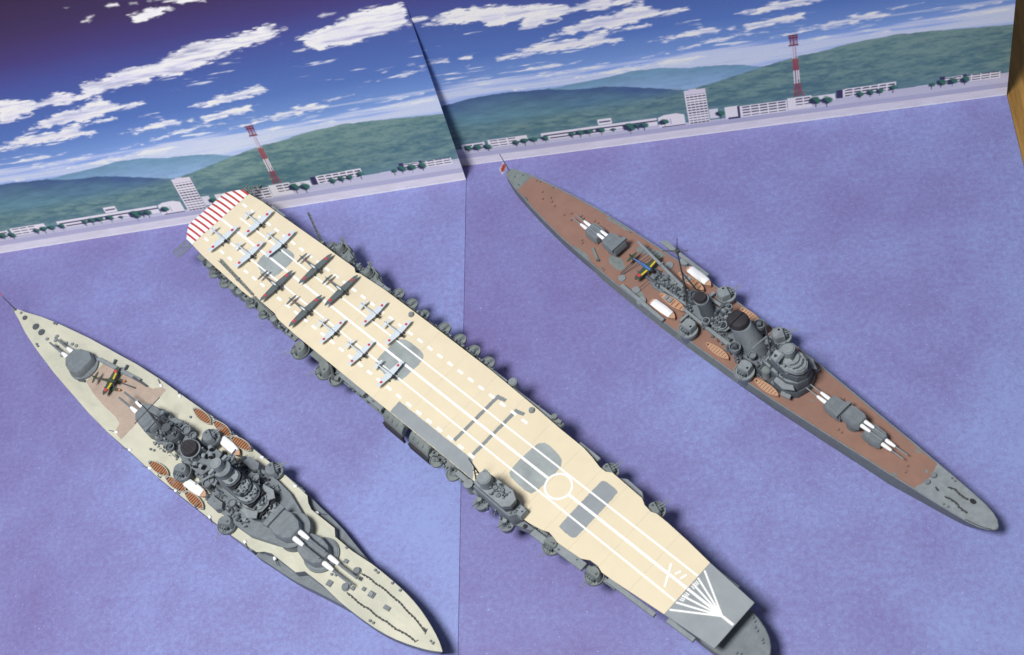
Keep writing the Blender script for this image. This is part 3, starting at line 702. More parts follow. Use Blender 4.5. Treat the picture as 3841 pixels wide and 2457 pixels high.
b = MB(); b.cyl(33.2, 0, 31.6, 35.2, 3.7, n=28); b.cyl(33.2, 0, 35.2, 35.7, 4.0, n=28); b.build('fire_control_top', 'grey', BB)
b = MB(); b.cyl(32.0, -.2, 35.6, 40.0, 2.6, 2.5, n=26); b.cyl(32.0, -.2, 40.0, 40.25, 1.8, n=20); b.build('director_tower', 'grey_l', BB)
b = MB(); b.box(32, 0, 37.0, 1.4, 11.0, 1.3, 0, .2, .2); b.build('rangefinder', 'grey_l', BB)
for y in (-1, 1):
    b = MB(); b.tube((31, y * 1.5, 33), (22, y * 11.5, 27 if y < 0 else 23), .75, .35, n=8); b.build('signal_boom', 'grey_l', BB)
    b = MB(); b.box(38, y * 6.8, 20.6, 5.5, 3.2, .5, 0); b.tub(39.5, y * 7.4, 21.0, 22.2, 1.9, n=14); b.build('searchlight_wing', 'grey', BB)
    b = MB(); b.prism([(46.2, y * 4.2), (52.2, y * 3.2), (54.0, y * 5.8), (50.5, y * 8.2), (44.5, y * 7.4)], 20.4, 21.0, .1); b.build('bridge_wing', 'grey_l', BB)
    b = MB(); b.prism([(24, y * 4.4), (30, y * 4.4), (31, y * 7), (25, y * 7.4)], 27.2, 27.8); b.tub(28, y * 6.2, 27.6, 28.8, 1.4, n=12); b.build('lookout_post', 'grey', BB)
b = MB()
for x, y, z in ((43, 1.5, 25.4), (44, -2.2, 25.3), (47, 0, 21.2), (36.5, 2, 31.7), (38.6, -1.2, 31.8), (50.2, 2.4, 21.1), (50.5, -2.8, 21.1)): b.cyl(x, y, z, z + 1.0, .6, n=8); b.box(x - .6, y, z, .6, 1.4, .9)
build_each(b, 'bridge_instrument', 'grey_d', BB)
b = MB(); b.box(47.6, 0, 23.0, 3.8, 9.2, .35); b.box(52.0, 0, 18.6, 3.4, 11.6, .35); b.box(39.2, 0, 29.3, 3.6, 8.0, .35); build_each(b, 'bridge_window_band', 'black', BB)
# ---- funnel with sooted cap, searchlight towers around it
b = MB(); b.cyl(5.0, -.6, 10.2, 24.0, 4.3, 4.0, n=30, kx=1.12, dx=-1.2, dy=-.2); b.cyl(3.8, -.8, 23.4, 24.0, 4.7, n=30, kx=1.1); b.build('funnel', 'grey', BB)
b = MB(); b.cyl(3.7, -.8, 24.0, 25.8, 4.0, 3.7, n=30, kx=1.1)
for y in (-2.4, -.8, .8): b.tube((.4, y - .2, 25.9), (7.0, y, 25.9), .16, n=5)
b.build('funnel_cap', 'soot', BB)
b = MB(); b.cyl(8.4, -.7, 11, 22.4, .6, n=10); b.path([(9.8, -4.2, 12), (9.6, -4.0, 25.5)], .4); b.path([(9.8, 3.0, 12), (9.6, 2.8, 25.5)], .4); build_each(b, 'steam_pipe', 'grey_l', BB)
b = MB(); b.prism([(9.6, -6.8), (17, -6.4), (18.2, -2), (18.2, 2.2), (17, 6.4), (9.4, 6.8), (10.6, 0)], 21.2, 21.8); b.cyl(14, 3.6, 10.5, 21.3, .9, n=10); b.cyl(14, -3.8, 10.5, 21.3, .9, n=10); b.box(14, 0, 10.3, 6, 6.5, 7.0, 0, .2, .2); b.build('searchlight_platform', 'grey', BB)
for x, y in ((11.8, 5.2), (14.6, 2.6), (12.2, .8), (11.8, -4.8), (15.2, -3.6)):
    b = MB(); b.cyl(0, 0, 0, .7, .6, n=10); b.tube((-.9, 0, 1.7), (.9, 0, 1.9), 1.25, 1.25, n=14)
    s = b.build('searchlight', 'grey_l', BB, (x, y, 21.8), random.uniform(-1, 1)); g = MB(); g.tube((.9, 0, 1.9), (1.15, 0, 1.92), 1.1, 1.0, n=14); g.build('searchlight_glass', 'black', s)
b = MB(); b.tub(-1.2, 4.9, 21.6, 23.2, 1.7, n=16); b.cyl(-1.2, 4.9, 10, 21.8, .8, n=10); b.build('lookout_post', 'grey', BB)
# ---- after control tower, mainmast and yard
b = MB(); b.prism([(-24, -4.0), (-8, -5.0), (-6, -3), (-6, 3.4), (-8, 5.2), (-24, 4.2)], 9.6, 15.6, .2, .2); b.build('deckhouse', 'grey', BB)
b = MB(); b.prism([(-19, -3.0), (-10.5, -3.4), (-9, 0), (-10.5, 3.6), (-19, 3.2), (-20.4, 0)], 15.6, 20.4, .2, .2); b.cyl(-15.5, 0, 20.4, 23.4, 2.2, n=18); b.box(-15.5, 0, 21.6, 1.1, 8.4, 1.0); b.build('control_tower', 'grey_d', BB)
b = MB(); b.prism([(-24, -5.5), (-20.5, -7.2), (-12, -5.5), (-12, -4.6), (-21, -4.6)], 14.8, 15.4); b.prism([(-22, 4.2), (-12, 4.4), (-9, 6.2), (-12, 7.6), (-20, 6.4)], 17.8, 18.4); b.tub(-9.4, 5.2, 17.6, 19.4, 2.3, n=18); b.tub(-9.6, -5.4, 17.6, 19.2, 2.2, n=18); b.build('gun_gallery', 'grey', BB)
b = MB(); b.tube((-22.5, 0, 15.4), (-26.5, .2, 37.0), .38, .22); b.tube((-13, -3.4, 15.4), (-24.6, 0, 29.5), .38, .3); b.tube((-13, 3.6, 15.4), (-24.6, 0, 29.5), .38, .3); b.build('mainmast', 'wire', BB)
b = MB(); b.tube((-26.0, -8.0, 28.6), (-26.3, 8.4, 28.6), .22, .22); b.tube((-26.6, 0, 37), (-30.5, .4, 30.0), .2); b.build('yard', 'wire', BB)
for x, y, rz in ((-11.4, 1.0, 2.6), (-13.5, 5.6, 1.4), (-9.6, -5.2, -1.2), (-18.5, -5.2, -2.2), (21.5, 6.8, .6)): light_gun(BB, (x, y, 20.4 if abs(y) < 2 else 18.2 if y > 0 else 17.9 if x > -12 else 15.4), rz)
# ---- secondary guns, light guns, raft houses
for x, y, z, rz in ((2.0, 9.6, 15.2, 1.2), (3.6, -10.2, 15.2, -1.25), (38.6, 15.6, 12.2, 1.0), (39.4, -15.4, 12.2, -1.15)):
    p = MB(); p.cyl(x, y, 9.4, z + .1, 3.2, 4.0, n=20); p.build('gun_pedestal', 'grey', BB)
    twin_mount(BB, (x, y, z), rz, 4.5)
for y in (-1, 1):
    b = MB(); b.prism([(25.2, y * 9.6), (32.6, y * 9.4), (34.4, y * 11.6), (32.6, y * 13.9), (25.6, y * 13.7)], 14.4, 17.4, .25, .3); b.cyl(29.5, y * 11.6, 10, 14.6, 2.2, n=14); b.build('rocket_shelter', 'grey', BB)
    light_gun(BB, (23.2, y * 11.6, 14.6), y * .9); light_gun(BB, (29.0, y * 5.8, 17.0), y * 1.4); light_gun(BB, (35.5, y * 7.6, 17.0), y * .7)
    b = MB(); b.cyl(19.6, y * 7.4, 10.4, 17.6, 1.9, 1.7, n=18); b.tub(19.6, y * 7.4, 17.0, 18.6, 2.2, n=18); b.build('director_pedestal', 'grey', BB)
# ---- boats along the sides
for x, y in ((-14.4, 15.6), (-.4, 16.6), (13.6, 16.4), (-11.6, -15.4), (2.2, -15.9), (16.2, -16.2)):
    cutter(BB, (x, y, zB(x) + .3), math.radians(3 if y > 0 else -3) * (1 if x > 5 else -1))
launch(BB, (10.8, 12.2, 11.4), -.05); launch(BB, (12.8, -12.0, 11.4), .05)
for y in (-1, 1):
    for x in (-8, 6.5, 20):
        b = MB(); b.tube((x, y * 18.0, zB(x)), (x, y * 18.2, zB(x) + 3.2), .25); b.tube((x, y * 18.2, zB(x) + 3.2), (x, y * 16.4, zB(x) + 3.6), .22); b.build('boat_davit', 'grey', BB)
# ---- casemate guns along the hull, white bags
for x, y in ((67.5, 13.2), (51.5, 16.2), (-47.4, 15.2), (-34.2, 16.8), (67.0, -13.2), (51.6, -16.0), (28.2, -17.4), (3.9, -18.0), (-16.5, -17.8), (-33.2, -17.2), (-47.0, -14.9), (27, 17.4)):
    z = 8.4 if x > 58 else zB(x) + .1; sg = 1 if y > 0 else -1; a = sg * math.radians(22 if x > 20 else 158)
    b = MB(); b.ball(0, 0, .4, 1.15, .75, .75, n=12, m=6, half=True); t = b.build('casemate_gun', 'white', BB, (x, y, z), a)
    g = MB(); g.tube((.9, 0, .75), (4.2, 0, .9), .2, .14); g.build('barrel', 'grey_d', t)
# ---- catapult and crane at the stern
b = MB(); b.box(-73, 8.7, 10.4, 30, 1.7, 1.2, math.radians(8)); b.cyl(-72, 8.8, 9.3, 10.6, 2.2, n=16); b.build('catapult', 'grey_l', BB)
b = MB(); b.tube((-62, 10.0, 11.8), (-52.5, 10.6, 11.2), .6, .4); b.tube((-66, 4.6, 10.2), (-57.5, 6.6, 10.6), .35, .35); b.box(-86, -6.4, 9.5, 4, 1.1, .8, .4); b.box(-79, 10.6, 9.4, .9, 2.2, 1.6, .4); b.box(-71, 12.0, 9.4, .9, 2.2, 1.6, .4); build_each(b, 'handling_gear', 'grey_d', BB)
# ---- deck fittings
bits(BB, [(-118.5, .6), (-123.5, -1.4), (-112, 3.0), (-114.5, -1.2), (-108, -3.2), (-120, 2.8), (-105.8, 5.0), (-108.6, 4.4)], zB, 'ventilator', 'grey_l', .75, .9)
bits(BB, [(-128, 7.0), (-126.5, 7.4), (-126, -6.6), (-124.4, -7.0), (92.8, 8.9), (110.7, 8.9), (112.4, 8.8), (121, 9.0), (126, 8.6), (124.5, -8.5), (126.3, -8.3), (96, -3.6), (97.8, -2.8), (-20, 12), (-22, -10.4), (-24, -11)], lambda x: zB(x) + .2)
for x, y, r in ((-146, 0, 1.4), (-135.8, 0, 1.9), (-130, -.4, 1.9)):
    b = MB(); b.prism([(x + r * math.cos(a), y + r * math.sin(a)) for a in np.linspace(0, 2 * math.pi, 8, endpoint=False)], 9.1, 10.0, .2, .2); b.build('skylight_hatch', 'grey_d', BB)
b = MB(); b.cyl(-150.6, .8, 9.1, 9.8, .7, n=10); b.build('ventilator', 'grey', BB)
for x, y in ((104.3, 3.9), (105.2, -4.0)):
    b = MB(); b.cyl(x, y, 12, 12.7, 1.9, n=20); b.cyl(x, y, 12.7, 13.6, 1.3, 1.5, n=20); b.build('capstan', 'grey', BB)
for x, y, sx, sy in ((98.0, -7.0, 2.6, 2.6), (97.0, 4.4, 2.2, 1.6), (108.2, -2.6, 1.8, 1.6), (108.0, 2.4, 1.6, 1.6), (112.4, 0, 1.8, 1.6), (117, .2, 3.0, 2.6), (126.6, -.2, 3.2, 1.8), (153, .3, 1.0, 1.2), (151.6, .4, .8, .9)):
    b = MB(); b.box(x, y, zB(x) + .1, sx, sy, 1.0, .12, .2, .2); b.build('deck_hatch', 'grey', BB)
b = MB(); b.cyl(117, .2, zB(117) + 1.0, zB(117) + 1.7, .9, n=12); b.build('ventilator', 'grey_l', BB)
zC = lambda x: zB(x) + .28
chain(BB, [(106.6, 4.3), (112, 4.9), (120, 5.0), (126, 4.9), (133, 4.2), (139, 3.4), (145.6, 2.4)], zC)
chain(BB, [(107.2, -5.6), (114, -5.6), (121, -5.2), (129, -4.9), (137, -4.2), (146, -3.3)], zC)
b = MB(); b.box(146.2, 2.2, zC(146), 1.8, 1.1, .5, -.2); b.box(147.2, 2.2, zC(147), .3, 2.4, .35, .3); b.box(146.6, -3.2, zC(146), .3, 1.8, .35, -.4); b.build('chain_stopper', 'chain', BB)
b = MB(); b.tube((-154.8, .3, 9.2), (-157.6, .4, 19.6), .32, .2); st = b.build('ensign_staff', 'wire', BB)
b = MB(); b.add([(-157.5, .2, 19.4), (-160.4, .9, 22.4), (-160.0, 1.2, 23.2), (-157.7, .6, 20.6), (-157.5, .32, 19.4), (-160.4, 1.02, 22.4), (-160.0, 1.32, 23.2), (-157.7, .72, 20.6)], [(0, 1, 2, 3), (7, 6, 5, 4), (0, 4, 5, 1), (1, 5, 6, 2), (2, 6, 7, 3), (3, 7, 4, 0)]); b.build('ensign', 'red', st)

clutter(BB, 'small_deck_gear', [(-25, -7, -5, 5, 15.5), (-26, -8, -8, -5, 9.6), (-26, -8, 5, 8.5, 9.6), (-18, -10, -3, 3.2, 20.4), (-5, 1, -7.5, -4.5, 10), (-5, 1, 4.5, 7, 10), (9.5, 18, -9.5, -6, 10.6), (9.5, 18, 6, 9, 10.6)], 3, .42, 1.1)
clutter(BB, 'small_deck_gear', [(22.5, 36, -11.6, -7.6, 14.6), (22.5, 36, 7.6, 11.6, 14.6), (36, 50, -11.4, -7.8, 14.6), (36, 50, 7.8, 11.4, 14.6), (25, 31, -6.9, -4.4, 17.1), (25, 31, 4.4, 6.9, 17.1), (36, 44, -6.2, -5.2, 21.1), (36, 44, 5.2, 6.2, 21.1), (41, 45, -3.6, 3.6, 27.7), (45.6, 48.6, -3.2, 3.2, 25.3), (49.6, 52, -3.6, 3.6, 21.1), (26.4, 30, -3.6, 3.6, 31.7), (53, 56, -4.4, 4.4, 17.1)], 4, .50, 1.05)

# deckhouse that carries the funnel and the searchlights
b = MB(); b.prism([(-7, -5.4), (4, -7.4), (23, -7.8), (23, 7.8), (4, 7.4), (-7, 5.6)], 9.6, 13.2, .2, .2); b.build('deckhouse', 'grey', BB)
clutter(BB, 'small_deck_gear', [(-6, 0, -5, 5, 13.3), (8, 22, -7.2, -4.4, 13.3), (8, 22, 4.4, 7.2, 13.3), (18, 23, -5, 5, 13.3)], 41, .45, 1.15)

# ================================================================== AIRCRAFT CARRIER, cream flight deck
CV = thing('aircraft_carrier_model', 'model aircraft carrier with cream flight deck, white lines and red striped stern', 'model ship', (-271.99, -141.33, 0.0), math.radians(-43.122))
ZF = 21.0
hull([(-168, 5.5), (-160, 9.0), (-145, 12.0), (-120, 14.5), (-80, 16.0), (0, 16.6), (60, 16.0), (100, 14.0), (125, 11.5), (145, 9.5), (160, 8.6)], lambda x: 14.0, parent=CV, flare=.95)
# open bow beyond the flight deck
hull([(140, 10.0), (158, 10.6), (170, 10.9), (176, 10.7), (180, 9.9), (184, 8.6), (187.5, 6.7), (190, 4.5), (191.6, 2.2), (192.2, .3)], lambda x: 12.6, parent=CV, flare=.55, name='bow_hull', mat='grey_hull', rake=5)
b = MB(); b.strip([(160, -10.2, 10.2), (170, -10.5, 10.5), (176, -10.3, 10.3), (180, -9.5, 9.5), (184, -8.2, 8.2), (187.5, -6.3, 6.3), (190, -4.1, 4.1), (191.5, -1.8, 1.8)], lambda x: 12.6, .4, .2); b.build('forecastle_deck', 'grey', CV, smooth=20)
b = MB(); b.strip([(-158, -15, 15), (-120, -17.5, 17.5), (60, -17.5, 17.5), (110, -14.6, 14.6), (158, -10, 10)], lambda x: 20.2, 6.6); b.build('hangar', 'grey_d', CV, smooth=20)
for x in (169.5, 173.0):
    for y in (-7.5, 7.5):
        b = MB(); b.tube((x, y, 12.4), (x, y, 20.4), .45); b.build('deck_pillar', 'grey', CV)
bits(CV, [(181, 6.2), (182.5, 5.6), (182, -6.0), (183.4, -5.2), (186, 4.2), (187, 3.4), (178, 8.6), (179.4, 8.0)], lambda x: 12.8, r=.4)
EDGE_P = [(-164.5, 19.0), (-158.5, 19.4), (-148, 20.4), (-130, 20.7), (-97.5, 21.6), (-90, 21.6), (-76, 21.9), (-75.0, 21.8), (-72.6, 20.3), (-70.2, 21.2), (-53, 22.2), (-22, 22.4), (0, 22.3), (20, 22.2), (36, 21.6), (50, 21.0), (66, 20.0), (80, 19.6), (86, 18.6), (91.5, 17.2), (95, 17.2), (97.5, 18.6), (114.8, 17.6), (117.6, 16.0), (121.5, 15.4), (124, 16.2), (130, 16.0), (141, 15.1), (153.8, 13.6), (177.0, 11.8)]
EDGE_S = [(-164.5, -19.4), (-158.5, -19.6), (-148, -20.6), (-112, -21.6), (-106, -21.4), (-103, -19.6), (-88, -19.8), (-84, -21.0), (-71, -21.4), (-24, -21.2), (0, -20.9), (53, -20.7), (75, -20.3), (86, -19.5), (92, -18.4), (95, -17.2), (98, -17.6), (101, -18.3), (113, -17.3), (116.5, -15.4), (120.5, -15.2), (123.5, -16.2), (129, -15.9), (153.8, -13.4), (177.0, -11.4)]
yp = lambda x: interp(EDGE_P, x); ys = lambda x: interp(EDGE_S, x)
fd = MB()
xs_all = sorted(set([p[0] for p in EDGE_P] + [p[0] for p in EDGE_S]))
fd.strip([(x, ys(x) + .12, yp(x) - .12) for x in xs_all if -159 <= x <= 177], lambda x: ZF, .7, -.16)
FD = fd.build('flight_deck', 'grey', CV, smooth=20)
seams = [-158.5, -146, -127, -108, -89, -70, -51, -32, -13, 6, 25, 43, 61, 79.5, 93, 106.5, 121, 137, 153.8]
for a, c in zip(seams[:-1], seams[1:]):
    xs = [a + .022] + [x for x in xs_all if a + .3 < x < c - .3] + [c - .022]
    b = MB(); b.strip([(x, ys(x), yp(x)) for x in xs], lambda x: ZF, .4); b.build('deck_panel', 'deck_cv', FD, smooth=20)
b = MB(); b.strip([(153.9, ys(154), yp(154)), (177, ys(177), yp(177))], lambda x: ZF, .9); b.build('bare_bow_deck', 'patch_s', FD, smooth=20)
# round-down at the stern, red and white stripes laid as separate strips
rd_z = lambda x: ZF - .012 * max(0.0, -159.0 - x) ** 2
RD = MB(); RD.strip([(-173.2, -12.4, 12.6), (-168, -16.2, 16.0), (-164.5, -19.2, 18.9), (-158.6, -19.5, 19.3)], rd_z, 1.2, -.06)
RDO = RD.build('round_down', 'white', CV, smooth=20)
lo_y = lambda y: float(np.interp(abs(y), [0, 12.5, 19.4], [-173.2, -173.2, -164.2]))
n = 13; pitch = 38.6 / n
for i in range(n):
    y0 = -19.35 + i * pitch
    for w0, w1, m, nm in ((0.0, .64, 'white', 'white_stripe'), (.64, 1.0, 'red', 'red_stripe')):
        a, c = y0 + pitch * w0, y0 + pitch * w1
        xa, xc = lo_y(a), lo_y(c); b = MB(); rings = []
        for u in (0, .35, .7, 1):
            x0 = xa + (-158.6 - xa) * u; x1 = xc + (-158.6 - xc) * u
            rings.append([(x0, a, rd_z(x0) - .05), (x1, c, rd_z(x1) - .05), (x1, c, rd_z(x1) + .05), (x0, a, rd_z(x0) + .05)])
        b.loft(rings); b.build(nm, m, RDO, smooth=0)
# ---- markings: decals a few hundredths thick
def decal(pts, name, mat='white_line', lev=1):
    if mat.startswith('patch'): pts = ragged(pts, .1, 1.0, 1 if len(pts) > 6 else 0)
    b = MB(); b.prism(pts, ZF - .02, ZF + .04 * lev); return b.build(name, mat, FD, smooth=0)
def bar(x0, y0, x1, y1, w, name='deck_line', mat='white_line', lev=3):
    L = math.hypot(x1 - x0, y1 - y0); nx, ny = -(y1 - y0) / L * w / 2, (x1 - x0) / L * w / 2
    return decal([(x0 + nx, y0 + ny), (x0 - nx, y0 - ny), (x1 - nx, y1 - ny), (x1 + nx, y1 + ny)], name, mat, lev)
decal([(-120.5, -5.5), (-115.0, -8.4), (-108.0, -8.2), (-104.6, -5.6), (-104.6, 6.4), (-107.5, 9.0), (-115.6, 9.0), (-120.5, 6.0)], 'deck_lift', 'patch', 1)
decal([(-27.0, -6.4), (-24.4, -9.0), (-12.4, -9.2), (-8.6, -6.6), (-8.4, 6.6), (-11.2, 9.6), (-22.4, 9.9), (-26.9, 7.4)], 'deck_lift', 'patch', 1)
decal([(62.2, -4.6), (63.4, -9.4), (72.6, -10.2), (78.4, -9.4), (79.0, 6.6), (76.0, 10.6), (65.8, 11.6), (62.8, 8.6)], 'deck_lift', 'patch', 1)
decal([(96.4, -12.6), (97.6, -13.2), (104.2, -13.2), (105.6, -11.4), (105.6, 13.0), (104.0, 13.9), (97.4, 14.0), (96.4, 12.4)], 'wind_break', 'patch_s', 1)
decal([(-1.6, -14.6), (-1.2, -20.75), (52.8, -20.6), (51.5, -18.9), (45.9, -14.0)], 'grey_deck_strip', 'patch_s', 1)
for x in (32.9, 44.4):
    decal([(x - .85, -12.6), (x + .85, -12.6), (x + .85, 13.6), (x + 4.4, 14.6), (x + 4.2, 16.2), (x - .85, 15.2)], 'crane_strip', 'patch_d', 1)
bar(-158.4, 0, 78.3, 0, 1.15); bar(89.8, 0, 153.7, 0, 1.15)
for y in (6.5, -6.7): bar(-150 if y > 0 else -156, y, 153.7, y, .78)
x = -156.0
while x < 50.5:
    for y in (13.1, -13.0):
        if not (y < 0 and x > 46) : bar(x, y, x + 3.3, y, 1.25, 'deck_dash')
    x += 6.85
b = MB(); k = 40
rin = [(84.1 + r * math.cos(2 * math.pi * i / k), .05 + r * math.sin(2 * math.pi * i / k)) for r in (6.15, 5.3) for i in range(k)]
vs = [(p[0], p[1], ZF + .14) for p in rin] + [(p[0], p[1], ZF - .02) for p in rin]
fs = []
for i in range(k):
    j = (i + 1) % k; fs += [(i, j, k + j, k + i), (2 * k + i, 3 * k + i, 3 * k + j, 2 * k + j), (i, 2 * k + i, 2 * k + j, j), (k + i, k + j, 3 * k + j, 3 * k + i)]
b.add(vs, fs); b.build('deck_circle', 'white_line', FD, smooth=0)
for k, y0 in enumerate((9.8, 5.9, 2.9, -3.4, -7.0, -10.8)): bar(154.2, y0, 171.2, 0, .75, 'bow_ray', lev=2 + k * .5)
bar(154.0, 0, 176.6, 0, 1.05, 'bow_ray', lev=5.5)
for y0 in (4.6, 3.8, 1.8, -1.6, -2.4, -4.4, -5.2): bar(154.4, y0, 156.2, y0 * .9, .42, 'bow_tick', lev=1.6)
bar(142.4, 3.9, 146.8, -5.0, .85, 'deck_sign', lev=4.4)
bar(146.4, 1.4, 147.4, 4.0, .8, 'deck_sign', lev=4); bar(149.2, 1.3, 150.0, 4.2, .8, 'deck_sign', lev=4)
# ---- small deck gear
for x, y in ((-31.4, 20.4), (49.9, 18.9)):
    b = MB(); b.cyl(x, y, ZF, ZF + 1.0, 1.5, 1.2, n=16); b.cyl(x, y, ZF + 1.0, ZF + 1.2, 1.0, n=14); b.build('deck_beacon', 'patch_d', CV)
# ---- island
def poly(pts, z0, z1, name, mat='grey', inset=.25, bev=.3):
    b = MB(); b.prism(pts, z0, z1, inset, bev); return b.build(name, mat, CV)
poly([(57.0, -23.4), (57.0, -17.2), (60, -16.4), (77.4, -15.6), (81.0, -17.2), (81.2, -20.4), (79.0, -23.6)], 14.0, 24.6, 'island_base')
poly([(60.5, -22.6), (60.5, -17.2), (62, -16.4), (75, -16.0), (78.6, -17.8), (78.8, -20.6), (76.6, -22.8)], 24.6, 28.0, 'island_bridge_house', 'grey_d')
poly([(60.0, -23.0), (60.0, -17.0), (62, -16.2), (75.4, -15.6), (79.0, -17.6), (79.2, -20.8), (76.8, -23.2)], 28.0, 30.6, 'compass_bridge', 'grey')
poly([(59.6, -23.2), (59.6, -16.9), (62, -16.0), (75.6, -15.3), (79.4, -17.4), (79.6, -21.0), (77.0, -23.5)], 30.6, 31.3, 'bridge_roof', 'grey_l', .1, .1)
b = MB(); b.prism([(61, -22.5), (61, -17.4), (74.5, -16.3), (77.6, -18.2), (77.8, -20.4), (75.6, -22.6)], 29.0, 29.5); b.build('bridge_windows', 'black', CV)
poly([(78.6, -16.4), (83.0, -16.6), (83.2, -20.6), (79.2, -21.0)], 21.0, 25.0, 'signal_house', 'grey_l')
b = MB(); b.cyl(64.6, -19.8, 31.2, 36.4, 3.2, 3.0, n=26); b.cyl(64.6, -19.8, 36.4, 36.8, 2.6, n=22); b.box(62.6, -17.4, 33.4, 1.4, 1.4, 3.0, .3); b.build('director_drum', 'grey_l', CV)
for x, y in ((69.4, -19.2), (72.6, -20.9), (72.4, -18.2)):
    b = MB(); b.cyl(x, y, 31.2, 32.2, .85, n=12); b.box(x - .5, y, 31.2, .6, 1.9, 1.2); b.build('sighting_post', 'grey', CV)
b = MB(); b.box(74.4, -19.4, 31.2, 1.2, 1.0, 1.1, .4); b.build('searchlight', 'black', CV)
b = MB(); b.tube((56.4, -17.8, ZF), (55.4, -18.4, ZF + 19), .42, .28); b.tube((54.2, -19.8, ZF), (55.6, -18.4, ZF + 11.5), .34, .3); b.tube((54.2, -19.8, ZF), (56.4, -17.8, ZF + .2), .3)
for u in (.2, .35, .5): b.tube((56.4 - u * .8, -17.8 - u * .5, ZF + 19 * u), (54.2 + u * 1.2, -19.8 + u * 1.4, ZF + 11.5 * min(1, u * 1.5)), .2)
b.build('tripod_mast', 'wire', CV)
for x, y, rz in ((60.8, -25.0, -1.5), (76.2, -25.0, -1.3)):
    b = MB(); b.cyl(x, y, 13.0, 16.4, 3.0, 3.4, n=18); b.build('gun_platform', 'grey', CV)
    g = light_gun(CV, (x, y, 16.4), rz, 0); s = MB(); s.prism([(x - 1.8, y + .6), (x + .4, y + 1.4), (x + 1.2, y - .2), (x - .6, y - 1.4)], 17.8, 19.2, .3, .3); s.build('gun_shield', 'grey_l', CV)
    b = MB(); b.tube((x + .8, y, 19.0), (x + .2, y - 4.4, 20.0), .22, .15); b.build('barrel', 'grey_d', CV)
b = MB(); b.cyl(51.6, -22.8, 12.0, 19.0, 1.9, n=18); b.cyl(51.6, -22.8, 18.6, 19.2, 2.1, n=18); b.build('fire_director', 'grey_l', CV)
poly([(80.6, -23.2), (87.4, -21.0), (88.2, -19.4), (82, -19.6)], 14.0, 18.2, 'sponson'); b = MB(); b.cyl(84.4, -21.2, 18.2, 18.9, .9, n=12); b.build('ventilator', 'black', CV)
# ---- downward-curving funnels on the starboard side
for x in (1.8, 19.2):
    b = MB(); rings = []
    for u in range(6):
        a = u / 5 * 1.25; y = -19.5 - 6.2 * math.sin(a) * .86; z = 17.6 - 5.5 * (1 - math.cos(a)); h = 2.5
        rings.append([(x - 6.4, y, z - h), (x + 6.4, y, z - h), (x + 6.4, y + .3, z + h * .6), (x + 5.6, y + .3, z + h), (x - 5.6, y + .3, z + h), (x - 6.4, y + .3, z + h * .6)])
    b.loft(rings); f = b.build('funnel', 'grey_g', CV, smooth=40)
    b = MB(); b.box(x, -24.95, 9.0, 13.4, 1.1, 4.6, 0, .2, .2); b.build('funnel_mouth', 'soot', f)
    b = MB()
    for q in (-3.2, 0, 3.2): b.tube((x + q, -20.2, 20.1), (x + q, -23.6, 18.3), .14, n=5)
    build_each(b, 'funnel_rib', 'grey_d', f)
# ---- galleries, gun tubs and mounts along both sides
def sponson(x, y, r, z=15.8, sgn=1):
    b = MB(); yi = sgn * 17.0; b.prism([(x - r * .9, yi), (x + r * .9, yi), (x + r * .9, y), (x - r * .9, y)], z - 2.0, z); return b.build('sponson', 'grey_g', CV)
for x, y, r in ((-49.4, 26.2, 3.0), (-39.6, 26.0, 3.0), (-6.0, 26.0, 3.2), (3.8, 25.8, 3.2), (13.6, 25.4, 3.2), (-30.2, 25.6, 2.6), (-16.6, 26.0, 3.2)):
    sponson(x, y, r * .85); light_gun(CV, (x, y, 15.0), 1.2, r, 'grey_g', 1.6)
for x, y, r in ((30.8, -23.2, 3.3), (41.4, -23.2, 3.3)):
    sponson(x, y, r * .8, sgn=-1); light_gun(CV, (x, y, 15.2), -2.3, r, 'grey_g', 1.8)
for x, y, r in ((-138.4, -22.6, 3.0), (-128.8, -22.8, 3.2), (-107.2, -22.4, 2.9), (-96.6, -22.8, 2.6)):
    sponson(x, y, r * .8, sgn=-1); light_gun(CV, (x, y, 15.2), -1.9, r, 'grey_g', 1.8)
for x, y in ((-122.2, -22.2), (-117.0, -21.8), (-143.6, -20.8), (-89.2, -21.4)):
    b = MB(); b.cyl(x, y, 11.0, 17.6, 2.1, n=16); b.ball(x, y, 17.6, 2.1, 2.1, .8, n=16, m=5, half=True); b.build('director_tub', 'grey_g', CV)
for x, y in ((-65.2, -24.6), (-46.6, -24.6)):
    sponson(x, y, 3.2, 14.6, -1); twin_mount(CV, (x, y, 14.6), -2.0, 4.7, 'grey_g')
b = MB(); b.tub(-38.4, -24.4, 14.6, 16.4, 3.4, n=18); b.box(-37.6, -24.0, 15.0, 2, 2, 2.4, .5); b.build('director_tub', 'grey_g', CV); sponson(-38.4, -24, 2.6, 14.6, -1)
b = MB(); b.tube((-44.0, -21.4, 19.6), (-40.0, -24.2, 16.4), .7, .6); b.cyl(-39.6, -24.6, 16, 17.2, 1.1, n=12); b.build('boat_crane', 'grey_d', CV)
b = MB(); b.prism([(-59.5, 20), (21, 20), (20, 24.2), (-52, 25.0), (-59, 23.4)], 14.2, 15.6); b.build('gallery', 'grey_g', CV)
